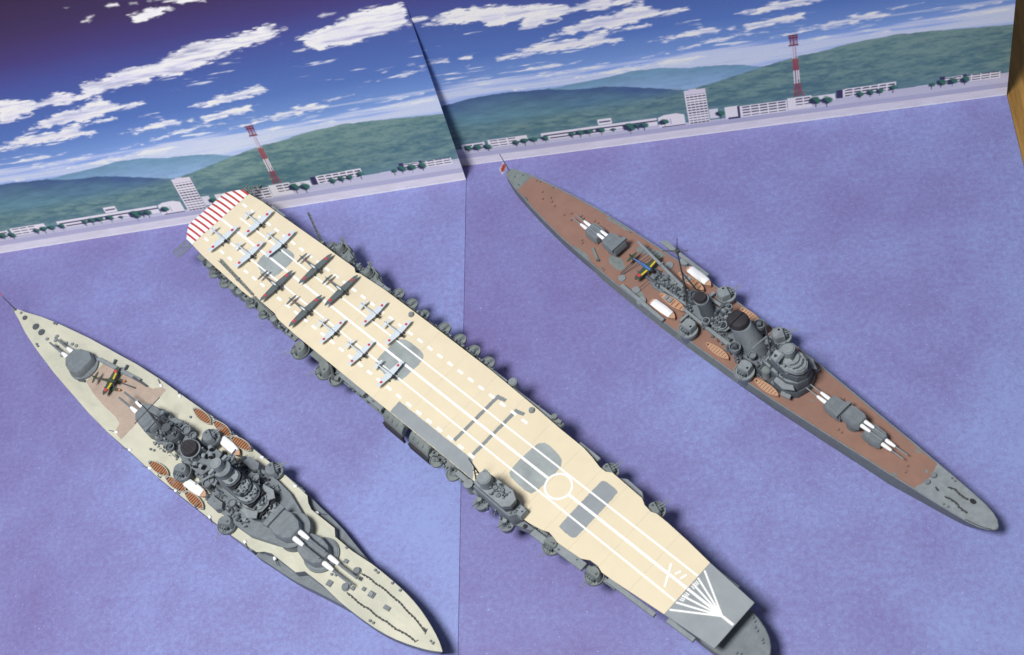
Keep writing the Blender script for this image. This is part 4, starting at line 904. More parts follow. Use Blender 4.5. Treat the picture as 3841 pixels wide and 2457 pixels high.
# port after platforms: angular, splinter screens
for ox, oy in ((0, 0), (23.0, -1.6)):
    b = MB(); b.prism([(-99.0 + ox, 21.6 + oy * .2), (-83.4 + ox, 21.6 + oy * .2), (-83.0 + ox, 27.2 + oy), (-90.4 + ox, 30.6 + oy), (-97.6 + ox, 30.8 + oy)], 13.6, 15.2); b.build('gun_platform', 'grey_g', CV)
    b = MB(); b.prism([(-98.4 + ox, 30.4 + oy), (-97.4 + ox, 31.2 + oy), (-87.6 + ox, 28.9 + oy), (-87.8 + ox, 28.3 + oy)], 15.0, 17.6); b.prism([(-90.5 + ox, 22.5 + oy * .2), (-83.6 + ox, 22.5 + oy * .2), (-83.2 + ox, 27.0 + oy), (-88.0 + ox, 28.2 + oy)], 15.2, 17.2, .3, .3); b.build('splinter_screen', 'grey_g', CV)
    twin_mount(CV, (-94.0 + ox, 26.6 + oy, 15.0), 1.9, 3.3, 'grey_g')
    light_gun(CV, (-99.6 + ox, 25.2 + oy, 15.0), 1.4, 2.3, 'grey_g', 1.5)
for x, y, L, w in ((-139, 21.8, 11, 2.0), (22.5, 22.6, 12.5, 2.6), (45.5, 21.9, 25, 2.4), (-57.5, 23.6, 9, 2.6), (81.5, 20.4, 12, 2.2), (162.3, 13.2, 10.5, 2.0), (20, 21.4, 10, 1.8)):
    b = MB(); b.box(x, y, 16.4, L, w, 1.5, -.03 if x > 60 else 0, .1, .1); b.build('catwalk', 'grey_l', CV)
for x, y, L, w in ((-29, -21.6, 18, 2.2), (-12.5, -21.4, 10, 2.4), (138.0, -15.8, 24, 1.9), (107.6, -18.8, 15, 3.6), (161.5, -13.4, 13, 1.8), (91.6, -20.6, 7.5, 3.0), (46.6, -21.9, 8, 2.2)):
    b = MB(); b.box(x, y, 16.2, L, w, 1.6, .04 if x > 60 else 0, .1, .1); b.build('catwalk', 'grey_l', CV)
b = MB(); b.cyl(31.4, 24.6, 13.6, 18.6, 2.1, n=18); b.cyl(31.4, 24.6, 18.6, 19, 1.7, n=16); b.build('fire_director', 'grey_l', CV)
b = MB(); b.box(60, 22.6, 15.6, 7.5, 3.2, 2.0, -.1, .2, .2); b.cyl(58.6, 23.4, 17.6, 19.2, 1.3, n=12); b.box(62, 22.9, 17.6, 2, 1.6, 1.4, .3); b.build('signal_platform', 'grey_g', CV)
for x, y, rz in ((93.8, 19.6, 1.2), (120.6, 18.4, 1.2)):
    sponson(x, y, 3, 14.4); twin_mount(CV, (x, y, 14.4), rz, 4.0, 'grey_g')
poly([(99.0, 19.4), (99.6, 17.4), (114, 16.6), (114.2, 18.6), (111.5, 20.8), (102.5, 21.4)], 15.6, 17.2, 'platform', 'grey_l')
for x, y, rz in ((97.6, -19.8, -1.4), (120.0, -18.2, -1.5)):
    sponson(x, y, 3, 14.4, -1); twin_mount(CV, (x, y, 14.4), rz, 4.1, 'grey_g', dark=True)
# ---- radio masts, crane and stern lattice platforms
def lattice_mast(p, q, name='radio_mast', w=1.6, n=7):
    p = Vector(p); q = Vector(q); d = (q - p); a = d.normalized().orthogonal().normalized(); c = d.normalized().cross(a); b = MB()
    L = [a * w * .5, (a * -.25 + c * .43) * w, (a * -.25 - c * .43) * w]
    for v in L: b.tube(p + v, q + v * .5, .2, .16, n=5)
    for i in range(n):
        for k in range(3): b.tube(p + d * (i / n) + L[k] * (1 - .5 * i / n), p + d * ((i + 1) / n) + L[(k + 1) % 3] * (1 - .5 * (i + 1) / n), .12, n=4)
    return b.build(name, 'grey_g', CV)
lattice_mast((-104.6, 23.2, 17.0), (-107.0, 25.6, 37.0)); 
b = MB(); b.cyl(-104.2, 23.0, 13, 17.8, 1.5, n=12); b.box(-103.6, 22.2, 17, 2.2, 1.8, 1.2, .4); b.tube((-107.9, 24.8, 34.6), (-105.8, 26.4, 34.6), .18); b.build('mast_foot', 'grey_g', CV)
lattice_mast((-137.0, -17.0, ZF + 1.0), (-105.0, -20.0, ZF + 1.3), w=1.5, n=12)
b = MB(); b.box(-119.5, -18.6, ZF, 1.2, 1.8, 1.6, .2, .2, .2); b.build('mast_cradle', 'grey', CV)
lattice_mast((-90.0, -21.0, 19.0), (-104.0, -20.4, ZF + 1.6), w=1.7, n=6)
for sgn in (1, -1):
    b = MB(); x0, x1 = -166.2, -160.6; y0, y1 = sgn * 18.6, sgn * 28.4; z = 18.2
    for xx in (x0, x1): b.tube((xx, y0, z), (xx, y1, z), .28, n=5)
    for i in range(5):
        y = y0 + (y1 - y0) * i / 4; b.tube((x0, y, z), (x1, y, z), .24, n=5)
        if i < 4:
            yn = y0 + (y1 - y0) * (i + 1) / 4; b.tube((x0, y, z), (x1, yn, z), .2, n=5); b.tube((x1, y, z), (x0, yn, z), .2, n=5)
    b.build('stern_lattice', 'grey_g', CV)
    b = MB(); b.box(-151.5, sgn * 21.2, 15.6, 5, 2.2, 1.4, 0, .1, .1); b.build('catwalk', 'grey_g', CV)

for x0, x1, y0, y1 in ((-156, -104, 19.5, 22.6), (22, 88, 18.6, 22.4)):
    b = MB(); b.prism([(x0, y0), (x1, y0 - (1.5 if x0 > 0 else 0)), (x1, y1 - (2.6 if x0 > 0 else 0)), (x0, y1)], 14.4, 15.4); b.build('gallery', 'grey_g', CV)
for x0, x1, y0, y1 in ((-150, -72, -19.5, -23.0), (-60, -6, -19, -23.2), (24, 58, -19, -23.6), (84, 130, -15.5, -19.6)):
    k = 2.4 if x0 > 60 else 0
    b = MB(); b.prism([(x0, y0 - (1.8 if k else 0)), (x1, y0), (x1, y1 + k), (x0, y1)], 14.2, 15.2); b.build('gallery', 'grey_g', CV)
clutter(CV, 'gallery_gear', [(-58, 20, 22.8, 25.0, 15.7), (-150, -106, 21.0, 22.4, 15.5), (24, 66, 20.8, 22.0, 15.5), (-148, -74, -22.8, -21.4, 15.3), (-36, -7, -23.0, -21.4, 15.3), (26, 56, -23.4, -21.2, 15.3), (86, 118, -19.6, -18.2, 15.3), (-98, -62, 22.6, 26.0, 15.3)], 8, .60, 1.15)
clutter(CV, 'island_gear', [(60.5, 76, -22.6, -16.6, 31.3), (57.2, 60.2, -23, -17.4, 24.6), (79.4, 82.6, -20.2, -17, 25.0), (58, 80, -25.6, -23.6, 16.4), (77, 80.6, -22.4, -16.6, 24.6)], 9, .42, .9)

# ================================================================== CRUISER, brown deck
CA = thing('cruiser_model', 'grey model cruiser with red brown deck, rising sun ensign and yellow-marked seaplane', 'model ship', (-141.46, -120.13, -0.45), math.radians(-46.699))
zA = lambda x: float(np.interp(x, [-146, -60, 20, 60, 145], [8.2, 8.6, 9.4, 9.8, 11.0]))
HA = [(-145.6, .9), (-144.4, 2.2), (-141, 3.4), (-137, 4.6), (-132, 5.7), (-118, 8.2), (-105, 10.0), (-92, 11.5), (-75, 12.6), (-62, 13.2), (-45, 13.9), (-20, 14.5), (0, 14.3), (22, 13.8), (43, 12.9), (56, 11.9), (68, 11.0), (86, 9.5), (100, 8.5), (110, 7.6), (120, 6.8), (130, 5.8), (136, 5.0), (140, 4.0), (143, 2.6), (144.6, 1.1), (145.0, .2)]
hull(HA, zA, parent=CA, flare=.94, mat='grey_hull', bowcut=.35, rake=8, knuckle=lambda x: (interp(HA, x) + (1.2 if -70 < x < 40 else .2)) * (1 - .2 * max(0.0, (x - 100) / 45)))
def ca_strip(x0, x1, name, mat, rise, ins=.55, extra=()):
    st = [(x0, -interp(HA, x0) + ins, interp(HA, x0) - ins)] + [(x, -h + ins, h - ins) for x, h in HA if x0 < x < x1] + [(x1, -interp(HA, x1) + ins, interp(HA, x1) - ins)]
    b = MB(); b.strip([(x, min(a, -.05), max(c, .05)) for x, a, c in st], zA, .4, rise); return b.build(name, mat, CA, smooth=20)
ca_strip(-132.4, 111.6, 'linoleum_deck', 'deck_ca', .12)
b = MB(); b.prism([(111.2, -6.6), (112.4, -3.4), (113.0, 1.0), (112.2, 4.4), (111.2, 6.6)], 9.0, zA(111.6) + .14); b.build('linoleum_edge', 'deck_ca', CA, smooth=0)
ca_strip(-144.6, -132.4, 'stern_deck', 'grey_g', .14, .3); ca_strip(111.2, 144.4, 'bow_deck', 'grey_l', .10, .3)
# bulwark lip along both sides
for s in (-1, 1):
    b = MB(); b.path([(x, s * (h - .15), zA(x) + .25) for x, h in HA[1:-2]], .22, n=5); b.build('deck_edge_rail', 'grey_l', CA)
# worn grey paint showing through the brown
for pts in ([(-66, -6.4), (-58, -8.2), (-54.5, -5.0), (-60, -1.8), (-66, -3.0)], [(-45, -12.4), (-38, -13.4), (-36, -10.0), (-42, -8.6)], [(-58.5, 5.0), (-50, 8.6), (-44, 12.4), (-50, 12.4), (-60, 9.0)], [(-86, -11.8), (-70, -12.6), (-74, -10.6), (-82, -10.2)], [(-44, -1.6), (-37, -4.2), (-24, -3.0), (-24, 4.6), (-37, 5.2), (-42, 2.6)], [(100.8, 7.4), (103.6, 7.2), (103, 6.0), (101.2, 6.2)], [(109.6, 2.8), (111.2, 2.4), (110.8, 1.2), (109.8, 1.6)], [(100.6, -7.8), (103.6, -7.6), (103, -6.4), (101.4, -6.6)], [(54, -2.4), (56, -2.2), (55.6, -3.6)], [(-84, 9.8), (-66, 11.6), (-72, 12.0), (-84, 11.2)]):
    b = MB(); cx = sum(p[0] for p in pts) / len(pts)
    b.prism(ragged(pts, .3, .9, 2), zA(cx) - .3, max(zA(p[0]) for p in pts) + .17); b.build('bare_paint_patch', 'grey_g', CA, smooth=0)
# ---- main guns
R8 = [(4.5, 2.7), (4.5, -2.7), (3.0, -3.6), (-2.8, -3.9), (-4.6, -3.3), (-4.6, 3.3), (-2.8, 3.9), (3.0, 3.6)]
def ca_turret(x, z, rz, rf=None, y=0.0, sc=1.0):
    p = MB(); p.cyl(x, y, zA(x) - .2, z + .1, 3.6, n=24); p.build('barbette', 'grey', CA)
    return gun_turret('gun_turret', CA, (x, y, z), rz, [(a * sc, c * sc) for a, c in R8], 0, 3.6, (-1.15, 1.15), 10.6, .32, 4.9, rf, mats=('grey', 'white', 'grey_l'), bagr=.85, elev=.05, ridges=[((1.2, -2.8), (1.2, 2.8)), ((-1.6, .1), (3.6, .1))])
ca_turret(86.6, 11.8, 0, sc=.98); ca_turret(76.0, 14.6, 0, sc=.98); ca_turret(66.4, 11.6, math.pi, (-3.2, 4.6, 1.8, 1.3), sc=1.04)
ca_turret(-80.0, 9.4, math.pi); ca_turret(-67.0, 12.0, math.pi, (-3.6, 4.9, 2.0, 1.2), sc=1.12)
# ---- bridge block
def poly2(pts, z0, z1, name, mat='grey', inset=.25, bev=.3, par=None):
    b = MB(); b.prism(pts, z0, z1, inset, bev); t = b.build(name, mat, par or CA)
    if name in ('bridge_deck', 'compass_bridge'):
        cx = sum(p[0] for p in pts) / len(pts); r = MB(); r.prism([(cx + (x - cx) * .95, y * .95) for x, y in pts], z1 - .1, z1 + .12); r.build('lit_deck_plate', 'grey_l', t)  # paler sheet on top: light on the bridge decks painted as colour
    return t
poly2([(28, -7.0), (36, -8.6), (46.6, -8.4), (50.4, -5.4), (51.9, 0), (50.4, 5.4), (46.6, 8.4), (36, 8.6), (28, 7.0)], 9.2, 14.0, 'bridge_base', 'grey_d')  # bridge walls in darker grey: shade on the front put into the colour
poly2([(31, -5.6), (38, -6.8), (45.6, -6.8), (49.8, -4.6), (51.4, 0), (49.8, 4.6), (45.6, 6.8), (38, 6.8), (31, 5.6)], 14.0, 19.6, 'bridge_deck', 'grey_d', .1, .1)
poly2([(34, -4.8), (44, -5.9), (49.4, -4.0), (51.0, 0), (49.4, 4.0), (44, 5.9), (34, 4.8)], 19.6, 23.6, 'bridge_deck', 'grey_d', .1, .1)
poly2([(35.5, -4.6), (44, -5.6), (48.8, -3.8), (50.6, -1.4), (50.6, 1.4), (48.8, 3.8), (44, 5.6), (35.5, 4.6)], 23.6, 25.6, 'compass_bridge')
poly2([(45.0, -4.6), (48.6, -3.6), (50.4, -1.4), (50.4, 1.4), (48.6, 3.6), (45.0, 4.6), (46.4, 0)], 25.6, 26.7, 'bridge_screen', 'grey_l', .1, .1)
poly2([(43.0, -3.6), (46.6, -2.9), (48.2, 0), (46.6, 2.9), (43.0, 3.6), (44.2, 0)], 26.2, 27.3, 'bridge_screen', 'grey_l', .1, .1)
b = MB(); b.prism([(36, -4.7), (44, -5.72), (48.9, -3.9), (50.75, -1.4), (50.75, 1.4), (48.9, 3.9), (44, 5.72), (36, 4.7)], 24.0, 24.7); b.build('bridge_windows', 'black', CA)
b = MB(); b.cyl(40.6, 1.2, 25.4, 31.0, 2.8, 2.6, n=24); b.cyl(40.6, 1.2, 31.0, 31.4, 2.1, n=20); b.build('director_tower', 'grey_l', CA)
b = MB(); b.box(39.8, -.4, 28.0, 1.4, 10.6, 1.3, .12, .15, .15); b.build('rangefinder', 'grey', CA)
b = MB(); b.add([(35.4, -4.4, 25.6), (44.0, -3.4, 25.7), (44.0, -.6, 27.6), (35.4, -1.0, 27.6), (35.4, -4.4, 25.2), (44.0, -3.4, 25.2), (44.0, -.6, 25.2), (35.4, -1.0, 25.2)], [(0, 1, 2, 3), (4, 7, 6, 5), (0, 4, 5, 1), (1, 5, 6, 2), (2, 6, 7, 3), (3, 7, 4, 0)]); b.build('sloped_roof', 'grey_l', CA)
for k, (xo, w) in enumerate(((46.2, 3.0), (48.0, 3.4), (49.8, 3.0))):
    b = MB(); b.prism([(xo - 1.2, w), (xo, w * .5), (xo + .3, 0), (xo, -w * .5), (xo - 1.2, -w), (xo - 1.5, -w * .95), (xo - .35, -w * .5), (xo - .1, 0), (xo - .35, w * .5), (xo - 1.5, w * .95)], 25.5, 27.9 - k * .5); b.build('wind_deflector', 'grey_d', CA)
for s in (-1, 1):
    poly2([(40, s * 6.2), (47.6, s * 5.0), (50.2, s * 6.8), (46, s * 9.4), (40.6, s * 9.0)], 17.6, 18.2, 'bridge_wing', 'grey_l', .1, .1)
    poly2([(44.2, s * 8.6), (48.8, s * 7.6), (49.4, s * 9.4), (45, s * 10.2)], 12.6, 13.4, 'bridge_wing', 'grey_l', .1, .1)
    b = MB(); b.cyl(35.0, s * 7.4, 13.8, 19.0, 2.0, 1.9, n=18); b.cyl(35.0, s * 7.4, 19.0, 19.4, 1.5, n=14); b.build('director', 'grey_g', CA)
    light_gun(CA, (39.6, s * 7.6, 14.1), s * .9); 
    for x, y, z in ((37.4, 3.8, 23.4), (41.0, 4.6, 23.4), (45, 5.0, 23.4)):
        b = MB(); b.cyl(x, s * y, z, z + 1.2, .75, n=10); b.box(x - .6, s * y, z, .7, 1.6, 1.0); b.build('bridge_lookout', 'grey', CA)
    b = MB(); b.box(30.4, s * 4.0, 14, 2.6, 2.4, 2.2, .2, .2, .2); b.build('bridge_locker', 'grey_l', CA)
b = MB(); b.tube((31.0, 0, 23), (29.6, 0, 42.0), .4, .25); b.tube((33.6, -2.4, 20), (30.4, 0, 32), .3); b.tube((33.6, 2.4, 20), (30.4, 0, 32), .3); b.build('foremast', 'grey_d', CA)
b = MB(); b.tube((26.6, -6.2, 25.4), (27.4, 9.2, 25.4), .3, .2); b.build('signal_yard', 'grey_l', CA)
# ---- forward funnel: twin-uptake, trunk sweeping aft, black cowl in two halves
b = MB(); rings = []
for u, (x, hx, hy, z) in enumerate(((20.0, 8.0, 6.0, 9.6), (19.0, 7.4, 5.4, 15), (16.2, 6.0, 4.8, 20.5), (13.6, 5.0, 4.5, 25.0))):
    rings.append([(x + hx * math.cos(2 * math.pi * i / 28), hy * math.sin(2 * math.pi * i / 28) + .3, z) for i in range(28)])
b.loft(rings); FN = b.build('funnel', 'grey', CA)
for s in (-1, 1):
    b = MB(); rings = []
    for z, k in ((24.8, .95), (26.6, .92), (27.5, .8), (27.9, .55)):
        r = []
        for i in range(15):
            a = -math.pi / 2 + math.pi * i / 14; r.append((12.8 + s * (.18 + 5.0 * k * math.cos(a)), .3 + 4.8 * k * math.sin(a), z))
        rings.append(r if s > 0 else r[::-1])
    b.loft(rings); b.build('funnel_cowl', 'soot', FN)
for s in (-1, 1):
    b = MB(); b.tube((19, s * 6.6, 11), (17.5, s * 6.4, 17), .9, .8); b.cyl(17.6, s * 7.6, 9.6, 18.0, 1.0, n=14); b.tub(17.6, s * 7.6, 17.6, 19.6, 2.5, n=20); b.build('searchlight_tower', 'grey', CA)
    b = MB(); b.cyl(0, 0, 0, .5, .7, n=10); b.tube((-.8, 0, 1.3), (.8, 0, 1.4), 1.2, n=14); sl = b.build('searchlight', 'grey_d', CA, (17.6, s * 7.6, 18.2), s * .8)
    b = MB(); b.box(8.4, s * 6.2, 13.4, 22, 1.6, .9, 0, .1, .1); b.cyl(2, s * 6.2, 9.4, 13.6, .6, n=8); b.cyl(14, s * 6.2, 9.4, 13.6, .6, n=8); b.build('gun_gallery', 'grey_l', CA)
    b = MB(); b.box(27.6, s * 6.6, 9.8, 10, 1.5, .9, 0, .1, .1); b.cyl(24.4, s * 4.6, 10, 15.6, 1.0, n=10); b.tub(24.4, s * 4.6, 15.2, 16.4, 1.7, n=16); b.build('lookout_post', 'grey', CA)
# ---- second funnel and the searchlight platforms between
b = MB(); rings = []
for x, hx, hy, z in ((-6.4, 4.2, 3.6, 9.4), (-7.4, 3.6, 3.1, 15), (-10.0, 3.1, 2.9, 20.6)):
    rings.append([(x + hx * math.cos(2 * math.pi * i / 26), .6 + hy * math.sin(2 * math.pi * i / 26), z) for i in range(26)])
b.loft(rings); F2 = b.build('funnel', 'grey_d', CA)
b = MB(); b.cyl(-10.6, .7, 20.4, 22.0, 3.0, 2.5, n=26, kx=1.08); b.build('funnel_cowl', 'soot', F2)
b = MB(); b.cyl(-10.0, .6, 19.9, 20.5, 3.3, n=26); b.build('funnel_rim', 'grey_l', F2)
b = MB(); b.prism([(-1.5, -4.4), (4.6, -5.6), (8.0, -3.4), (8.6, 1.6), (6.0, 5.8), (.6, 6.0), (1.6, 0)], 16.6, 17.2); b.cyl(3.6, -3.6, 9.6, 16.8, .9, n=10); b.cyl(4.2, 3.8, 9.6, 16.8, .9, n=10); b.build('searchlight_platform', 'grey_l', CA)
for x, y, r in ((5.4, -2.6, 2.1), (5.0, 3.2, 1.9), (-1.6, -5.4, 1.7), (1.0, 6.2, 1.5)):
    b = MB(); b.tub(x, y, 17.0, 18.6, r, n=18); b.build('searchlight_tub', 'grey_l', CA)
    b = MB(); b.cyl(x, y, 17.4, 18.4, r * .45, n=10); b.tube((x - .5, y, 18.6), (x + .5, y, 18.8), r * .48, n=12); b.build('searchlight', 'grey_d', CA)
# ---- twin high-angle guns
for x, y, rz in ((-7.0, 12.2, 1.15), (-7.2, -11.8, -1.5), (26.0, -11.6, -1.35), (26.0, 11.4, 1.0)):
    p = MB(); p.cyl(x, y, 5.0, 12.1, 3.4, 4.2, n=22); p.build('gun_sponson', 'grey', CA)
    twin_mount(CA, (x, y, 12.0), rz, 4.4, 'grey_l', boxy=True)
# ---- boats
for x, y, rz in ((8.2, 11.6, -.06), (9.2, -10.8, .03), (37.6, -10.8, .04)): cutter(CA, (x, y, zA(x) + .25), rz, 13.2, 3.7, 'boat_tan', 'boat_tan', 8, .14)
for x, y in ((-25.0, 8.2), (-23.6, -5.2)):
    t = cutter(CA, (x, y, zA(x) + 1.0), math.pi * 0 + .04, 15.5, 4.0, 'boat_tan', 'boat_tan', 6, .35, 'boat_brown')
    for q in (-3.6, -1.2): 
        b = MB(); b.box(q, 0, 1.7, 1.7, 2.5, .9, 0, .15, .15); b.build('boat_cover', 'grey_l', t)
launch(CA, (-24.2, 12.6, zA(-24) + .6), -.02, 15.0, 4.4); launch(CA, (-24.4, -10.6, zA(-24) + .6), .02, 15.0, 4.4)
b = MB(); b.box(-24, 3.4, 9.0, 17, 1.5, 2.6, 0, .1, .1); b.box(-24.2, -2.2, 9.0, 20, 1.2, 2.4, .02, .1, .1); b.box(-13.0, 6.6, 9.2, 1.4, 8, 2.4); b.box(-14.0, -6.2, 9.2, 1.2, 8, 2.4); build_each(b, 'boat_chock', 'grey_l', CA)
# ---- aircraft deck gear: catapults outboard, crane boom, mast, rails
for s, pts in ((1, ((-49.6, 16.2), (-21.8, 15.6))), (-1, ((-48.8, -13.2), (-20.4, -14.6)))):
    (x0, y0), (x1, y1) = pts; L = math.hypot(x1 - x0, y1 - y0); a = math.atan2(y1 - y0, x1 - x0)
    b = MB(); b.box((x0 + x1) / 2, (y0 + y1) / 2, 10.2, L, 1.7, 1.2, a, .1, .1); b.cyl(-36, (y0 + y1) / 2 - s * .8, 8.4, 10.4, 2.2, n=16)
    if s > 0: b.prism([(-52.5, 15.2), (-50, 18.0), (-43.5, 17.2), (-44.5, 15.0)], 10.6, 11.3)
    b.build('catapult', 'grey_l', CA)
b = MB(); b.tube((-23.5, 2.4, 15.0), (-57.0, 6.9, 16.0), .85, .7, n=8); b.box(-39.6, 4.7, 15.0, .5, 2.2, 1.6, -.14); b.build('crane_boom', 'grey_l', CA)
b = MB(); b.cyl(-37.0, 1.0, 8.9, 10.6, .9, n=10); b.cyl(-33, -1.2, 8.9, 10.2, 1.5, n=14); b.cyl(-31.6, 2.6, 8.9, 11.2, 1.2, n=12); b.box(-29, -1.8, 9, 2.2, 2, 1.8, .3, .2, .2); b.box(-35, 2.6, 9, 1.8, 1.2, 1.2, .8, .2, .2); b.tub(-29.8, 1.4, 9.0, 10.6, 1.6, n=14); build_each(b, 'winch', 'grey_g', CA)
b = MB(); b.tube((-22.0, 2.2, 9.0), (-22.8, 2.6, 43.0), .5, .3); b.tube((-17.0, 6.6, 9.0), (-22.4, 2.6, 27.0), .38, .32); b.tube((-17.0, -2.8, 9.0), (-22.4, 2.4, 27.0), .38, .32); b.tube((-22.8, 2.6, 43.0), (-23.6, 4.6, 50.0), .25, .16); b.build('mainmast', 'wire', CA)
b = MB(); b.tube((-28.5, -.6, 41.8), (-22.6, 2.8, 43.0), .3); b.cyl(-22.8, 2.7, 42.2, 43.8, 1.0, n=12); b.tube((-22.8, 2.7, 42.8), (-19.6, 6.0, 42.6), .22); b.build('mast_yard', 'wire', CA)
for y0 in (-1.9, -.7, .9, 2.1):
    b = MB(); b.tube((-54.4 + y0 * .4, -9.5 + abs(y0), 9.05), (-52.8 + y0 * 1.6, 11.2, 9.05), .12, n=5); b.build('aircraft_rail', 'grey_d', CA)
for y0 in (0, 1.6):
    b = MB(); b.tube((-42.6 + y0, -10.4, 9.05), (-41.8 + y0, 3.6, 9.05), .12, n=5); b.build('aircraft_rail', 'grey_d', CA)
b = MB(); b.cyl(-42.6, -10.2, 8.8, 9.5, 1.9, n=18); b.cyl(-52.5, -9.6, 8.8, 9.4, 1.7, n=18); b.cyl(-40.5, 9.2, 8.8, 9.5, 2.0, n=18); build_each(b, 'turntable', 'grey_l', CA)
# ---- deck fittings
bits(CA, [(-128.5, 4.6), (-126.6, 5.2), (-125, -6.0), (-123.6, -6.6), (-137, 2.6), (-139.5, -.6), (-134, -2.8), (-64, -11.4), (-62.6, -11.8), (-118.5, 6.8), (119.4, 5.6), (121, 5.4), (124, -5.2), (126, -5.0)], lambda x: zA(x) + .15, r=.35, h=.5)
bits(CA, [(-121, 1.6), (-114.8, 1.8), (-112.6, .4), (-117.6, -1.2), (-109.5, -.6), (-99.5, 1.4), (-101.6, -1.4), (-96.6, -1.2), (-94.4, 3.6), (-92.6, 3.2), (-83.6, -6.4), (-82.2, -7.4), (-87, 5.2), (-84.8, 5.6), (64.6, 6.0), (72.4, -6.2), (74.2, -6.4), (104.5, -3.8), (103.4, -1.2)], lambda x: zA(x) + .1, 'ventilator', 'deck_ca', .5, .5)
zD = lambda x: zA(x) + .14
chain(CA, [(117.2, -1.4), (119.0, -1.9)], zD); chain(CA, [(120.6, 1.6), (123.2, 2.4), (126.0, 2.0), (129.6, 3.0)], zD, amp=.8); chain(CA, [(122.4, -2.2), (126, -1.8), (129.4, -2.0), (132.8, -2.3)], zD, amp=.5)
b = MB(); b.cyl(131.4, 3.0, zD(131), zD(131) + .5, .9, n=12, kx=1.5); b.build('hawse_pipe', 'black', CA)
for s in (-1, 1):
    b = MB(); b.cyl(113.6, s * 1.9, zD(113), zD(113) + .9, .9, n=14); b.cyl(113.6, s * 1.9, zD(113) + .9, zD(113) + 1.2, 1.1, n=14); b.build('capstan', 'grey', CA)
b = MB(); b.path([(134, -5.0, zA(134) + .7), (138, -4.2, zA(138) + .8), (141.5, -3.2, zA(141) + .8), (143.6, -2.0, zA(143) + .8)], .14, n=5)
for x, y in ((136, -4.6), (139.6, -3.8), (142.4, -2.8)): b.tube((x, y, zA(x)), (x, y, zA(x) + .8), .12, n=5)
b.build('bow_handrail', 'chain', CA)
b = MB(); b.box(-72.4, -8.0, 8.7, 7.5, 1.2, .9, -.45, .1, .1); b.build('paravane', 'grey_g', CA); b = MB(); b.box(-68.6, -9.6, 8.7, 1.6, .8, 1.0, .5, .1, .1); b.build('paravane_hook', 'grey_d', CA)
# ---- rising sun ensign at the stern
b = MB(); b.tube((-145.2, .6, 8.4), (-149.4, .8, 17.6), .28, .18); ST = b.build('ensign_staff', 'wire', CA)
fx, fy, fz = -146.2, .4, 10.6
def fp(u, v): return (fx - v * 1.5 + u * 1.2, fy - u * 3.6, fz + v * 3.0)    # u: along the fly, v: up the hoist
b = MB(); q = [fp(0, -.1), fp(1.25, -.22), fp(1.25, .78), fp(0, .9)]
b.add(q + [(x - .10, y, z - .06) for x, y, z in q], [(0, 1, 2, 3), (7, 6, 5, 4), (0, 4, 5, 1), (1, 5, 6, 2), (2, 6, 7, 3), (3, 7, 4, 0)]); FL = b.build('ensign', 'white', ST, smooth=0)
b = MB(); cu, cv = .56, .36; up = lambda p: (p[0] + .10, p[1] + .03, p[2] + .05)
for i in range(16):
    a0 = 2 * math.pi * (i - .26) / 16; a1 = 2 * math.pi * (i + .26) / 16
    e = lambda a, r: fp(cu + r * math.cos(a) * .62, cv + r * math.sin(a) * .5)
    p = [up(e(a0, .36)), up(e(a0, .98)), up(e(a1, .98)), up(e(a1, .36))]
    b.add(p + [(x - .05, y, z - .03) for x, y, z in p], [(0, 1, 2, 3), (7, 6, 5, 4), (0, 4, 5, 1), (1, 5, 6, 2), (2, 6, 7, 3), (3, 7, 4, 0)])
ring = [up(fp(cu + .42 * math.cos(a) * .62, cv + .42 * math.sin(a) * .5)) for a in np.linspace(0, 2 * math.pi, 18, endpoint=False)]
b.loft([[(x - .05, y, z - .03) for x, y, z in ring], [(x + .04, y, z + .03) for x, y, z in ring]]); b.build('sun_rays', 'red', FL, smooth=0)

clutter(CA, 'small_deck_gear', [(28.6, 34, -6.6, 6.6, 14.1), (31.5, 34.5, -4.8, 4.8, 19.7), (37, 47, -8.2, -7.0, 14.1), (37, 47, 7.0, 8.2, 14.1), (36, 43, -4.6, -2.6, 25.7), (36, 43, 3.4, 4.8, 25.7), (36, 44, -6.7, -5.6, 19.7), (36, 44, 5.6, 6.7, 19.7), (45, 49, -3.4, 3.4, 25.7)], 13, .60, .95)
clutter(CA, 'small_deck_gear', [(-3, 9, -7.0, 7.0, 9.6), (14, 27, -9.4, -6.8, 9.8), (14, 27, 6.8, 9.4, 9.8), (-16, -11, -8, 8, 9.2), (-41, -26, -3, 5, 9.0), (0, 7, -4.6, 4.6, 17.2), (-14, -9, -5.6, -4.4, 9.4), (28, 32, -9.2, 9.2, 9.8)], 14, .42, 1.0)

# central deckhouses under funnels, mast and searchlights
b = MB(); b.prism([(-17, -3.6), (-12, -5.0), (10, -5.6), (28.5, -6.2), (28.5, 6.2), (10, 5.8), (-12, 5.4), (-17, 4.0)], 9.0, 12.4, .15, .15); b.build('deckhouse', 'grey', CA)
b = MB(); b.prism([(-43, -2.0), (-38, -4.2), (-18, -3.4), (-18, 5.2), (-38, 5.4), (-43, 3.0)], 8.6, 9.6, .1, .1); b.build('deckhouse', 'grey', CA)
b = MB(); b.prism([(-20, 0), (-15.5, -1.8), (-13.4, 1.0), (-15, 4.6), (-20, 4.6)], 9.5, 14.8, .2, .2); b.tub(-16.6, 2.4, 14.6, 16.2, 2.0, n=16); b.build('control_tower', 'grey_d', CA)
clutter(CA, 'small_deck_gear', [(-15, 11, -5.2, -3.4, 12.5), (-15, 11, 3.6, 5.4, 12.5), (-4, 8, -3.4, 3.4, 12.5), (22, 28, -6, 6, 12.5), (-41, -20, -3.2, 4.6, 9.7), (-19, -14, -3.4, 3.6, 12.6), (0, 8, -5, 5.4, 17.2)], 43, .50, 1.15)
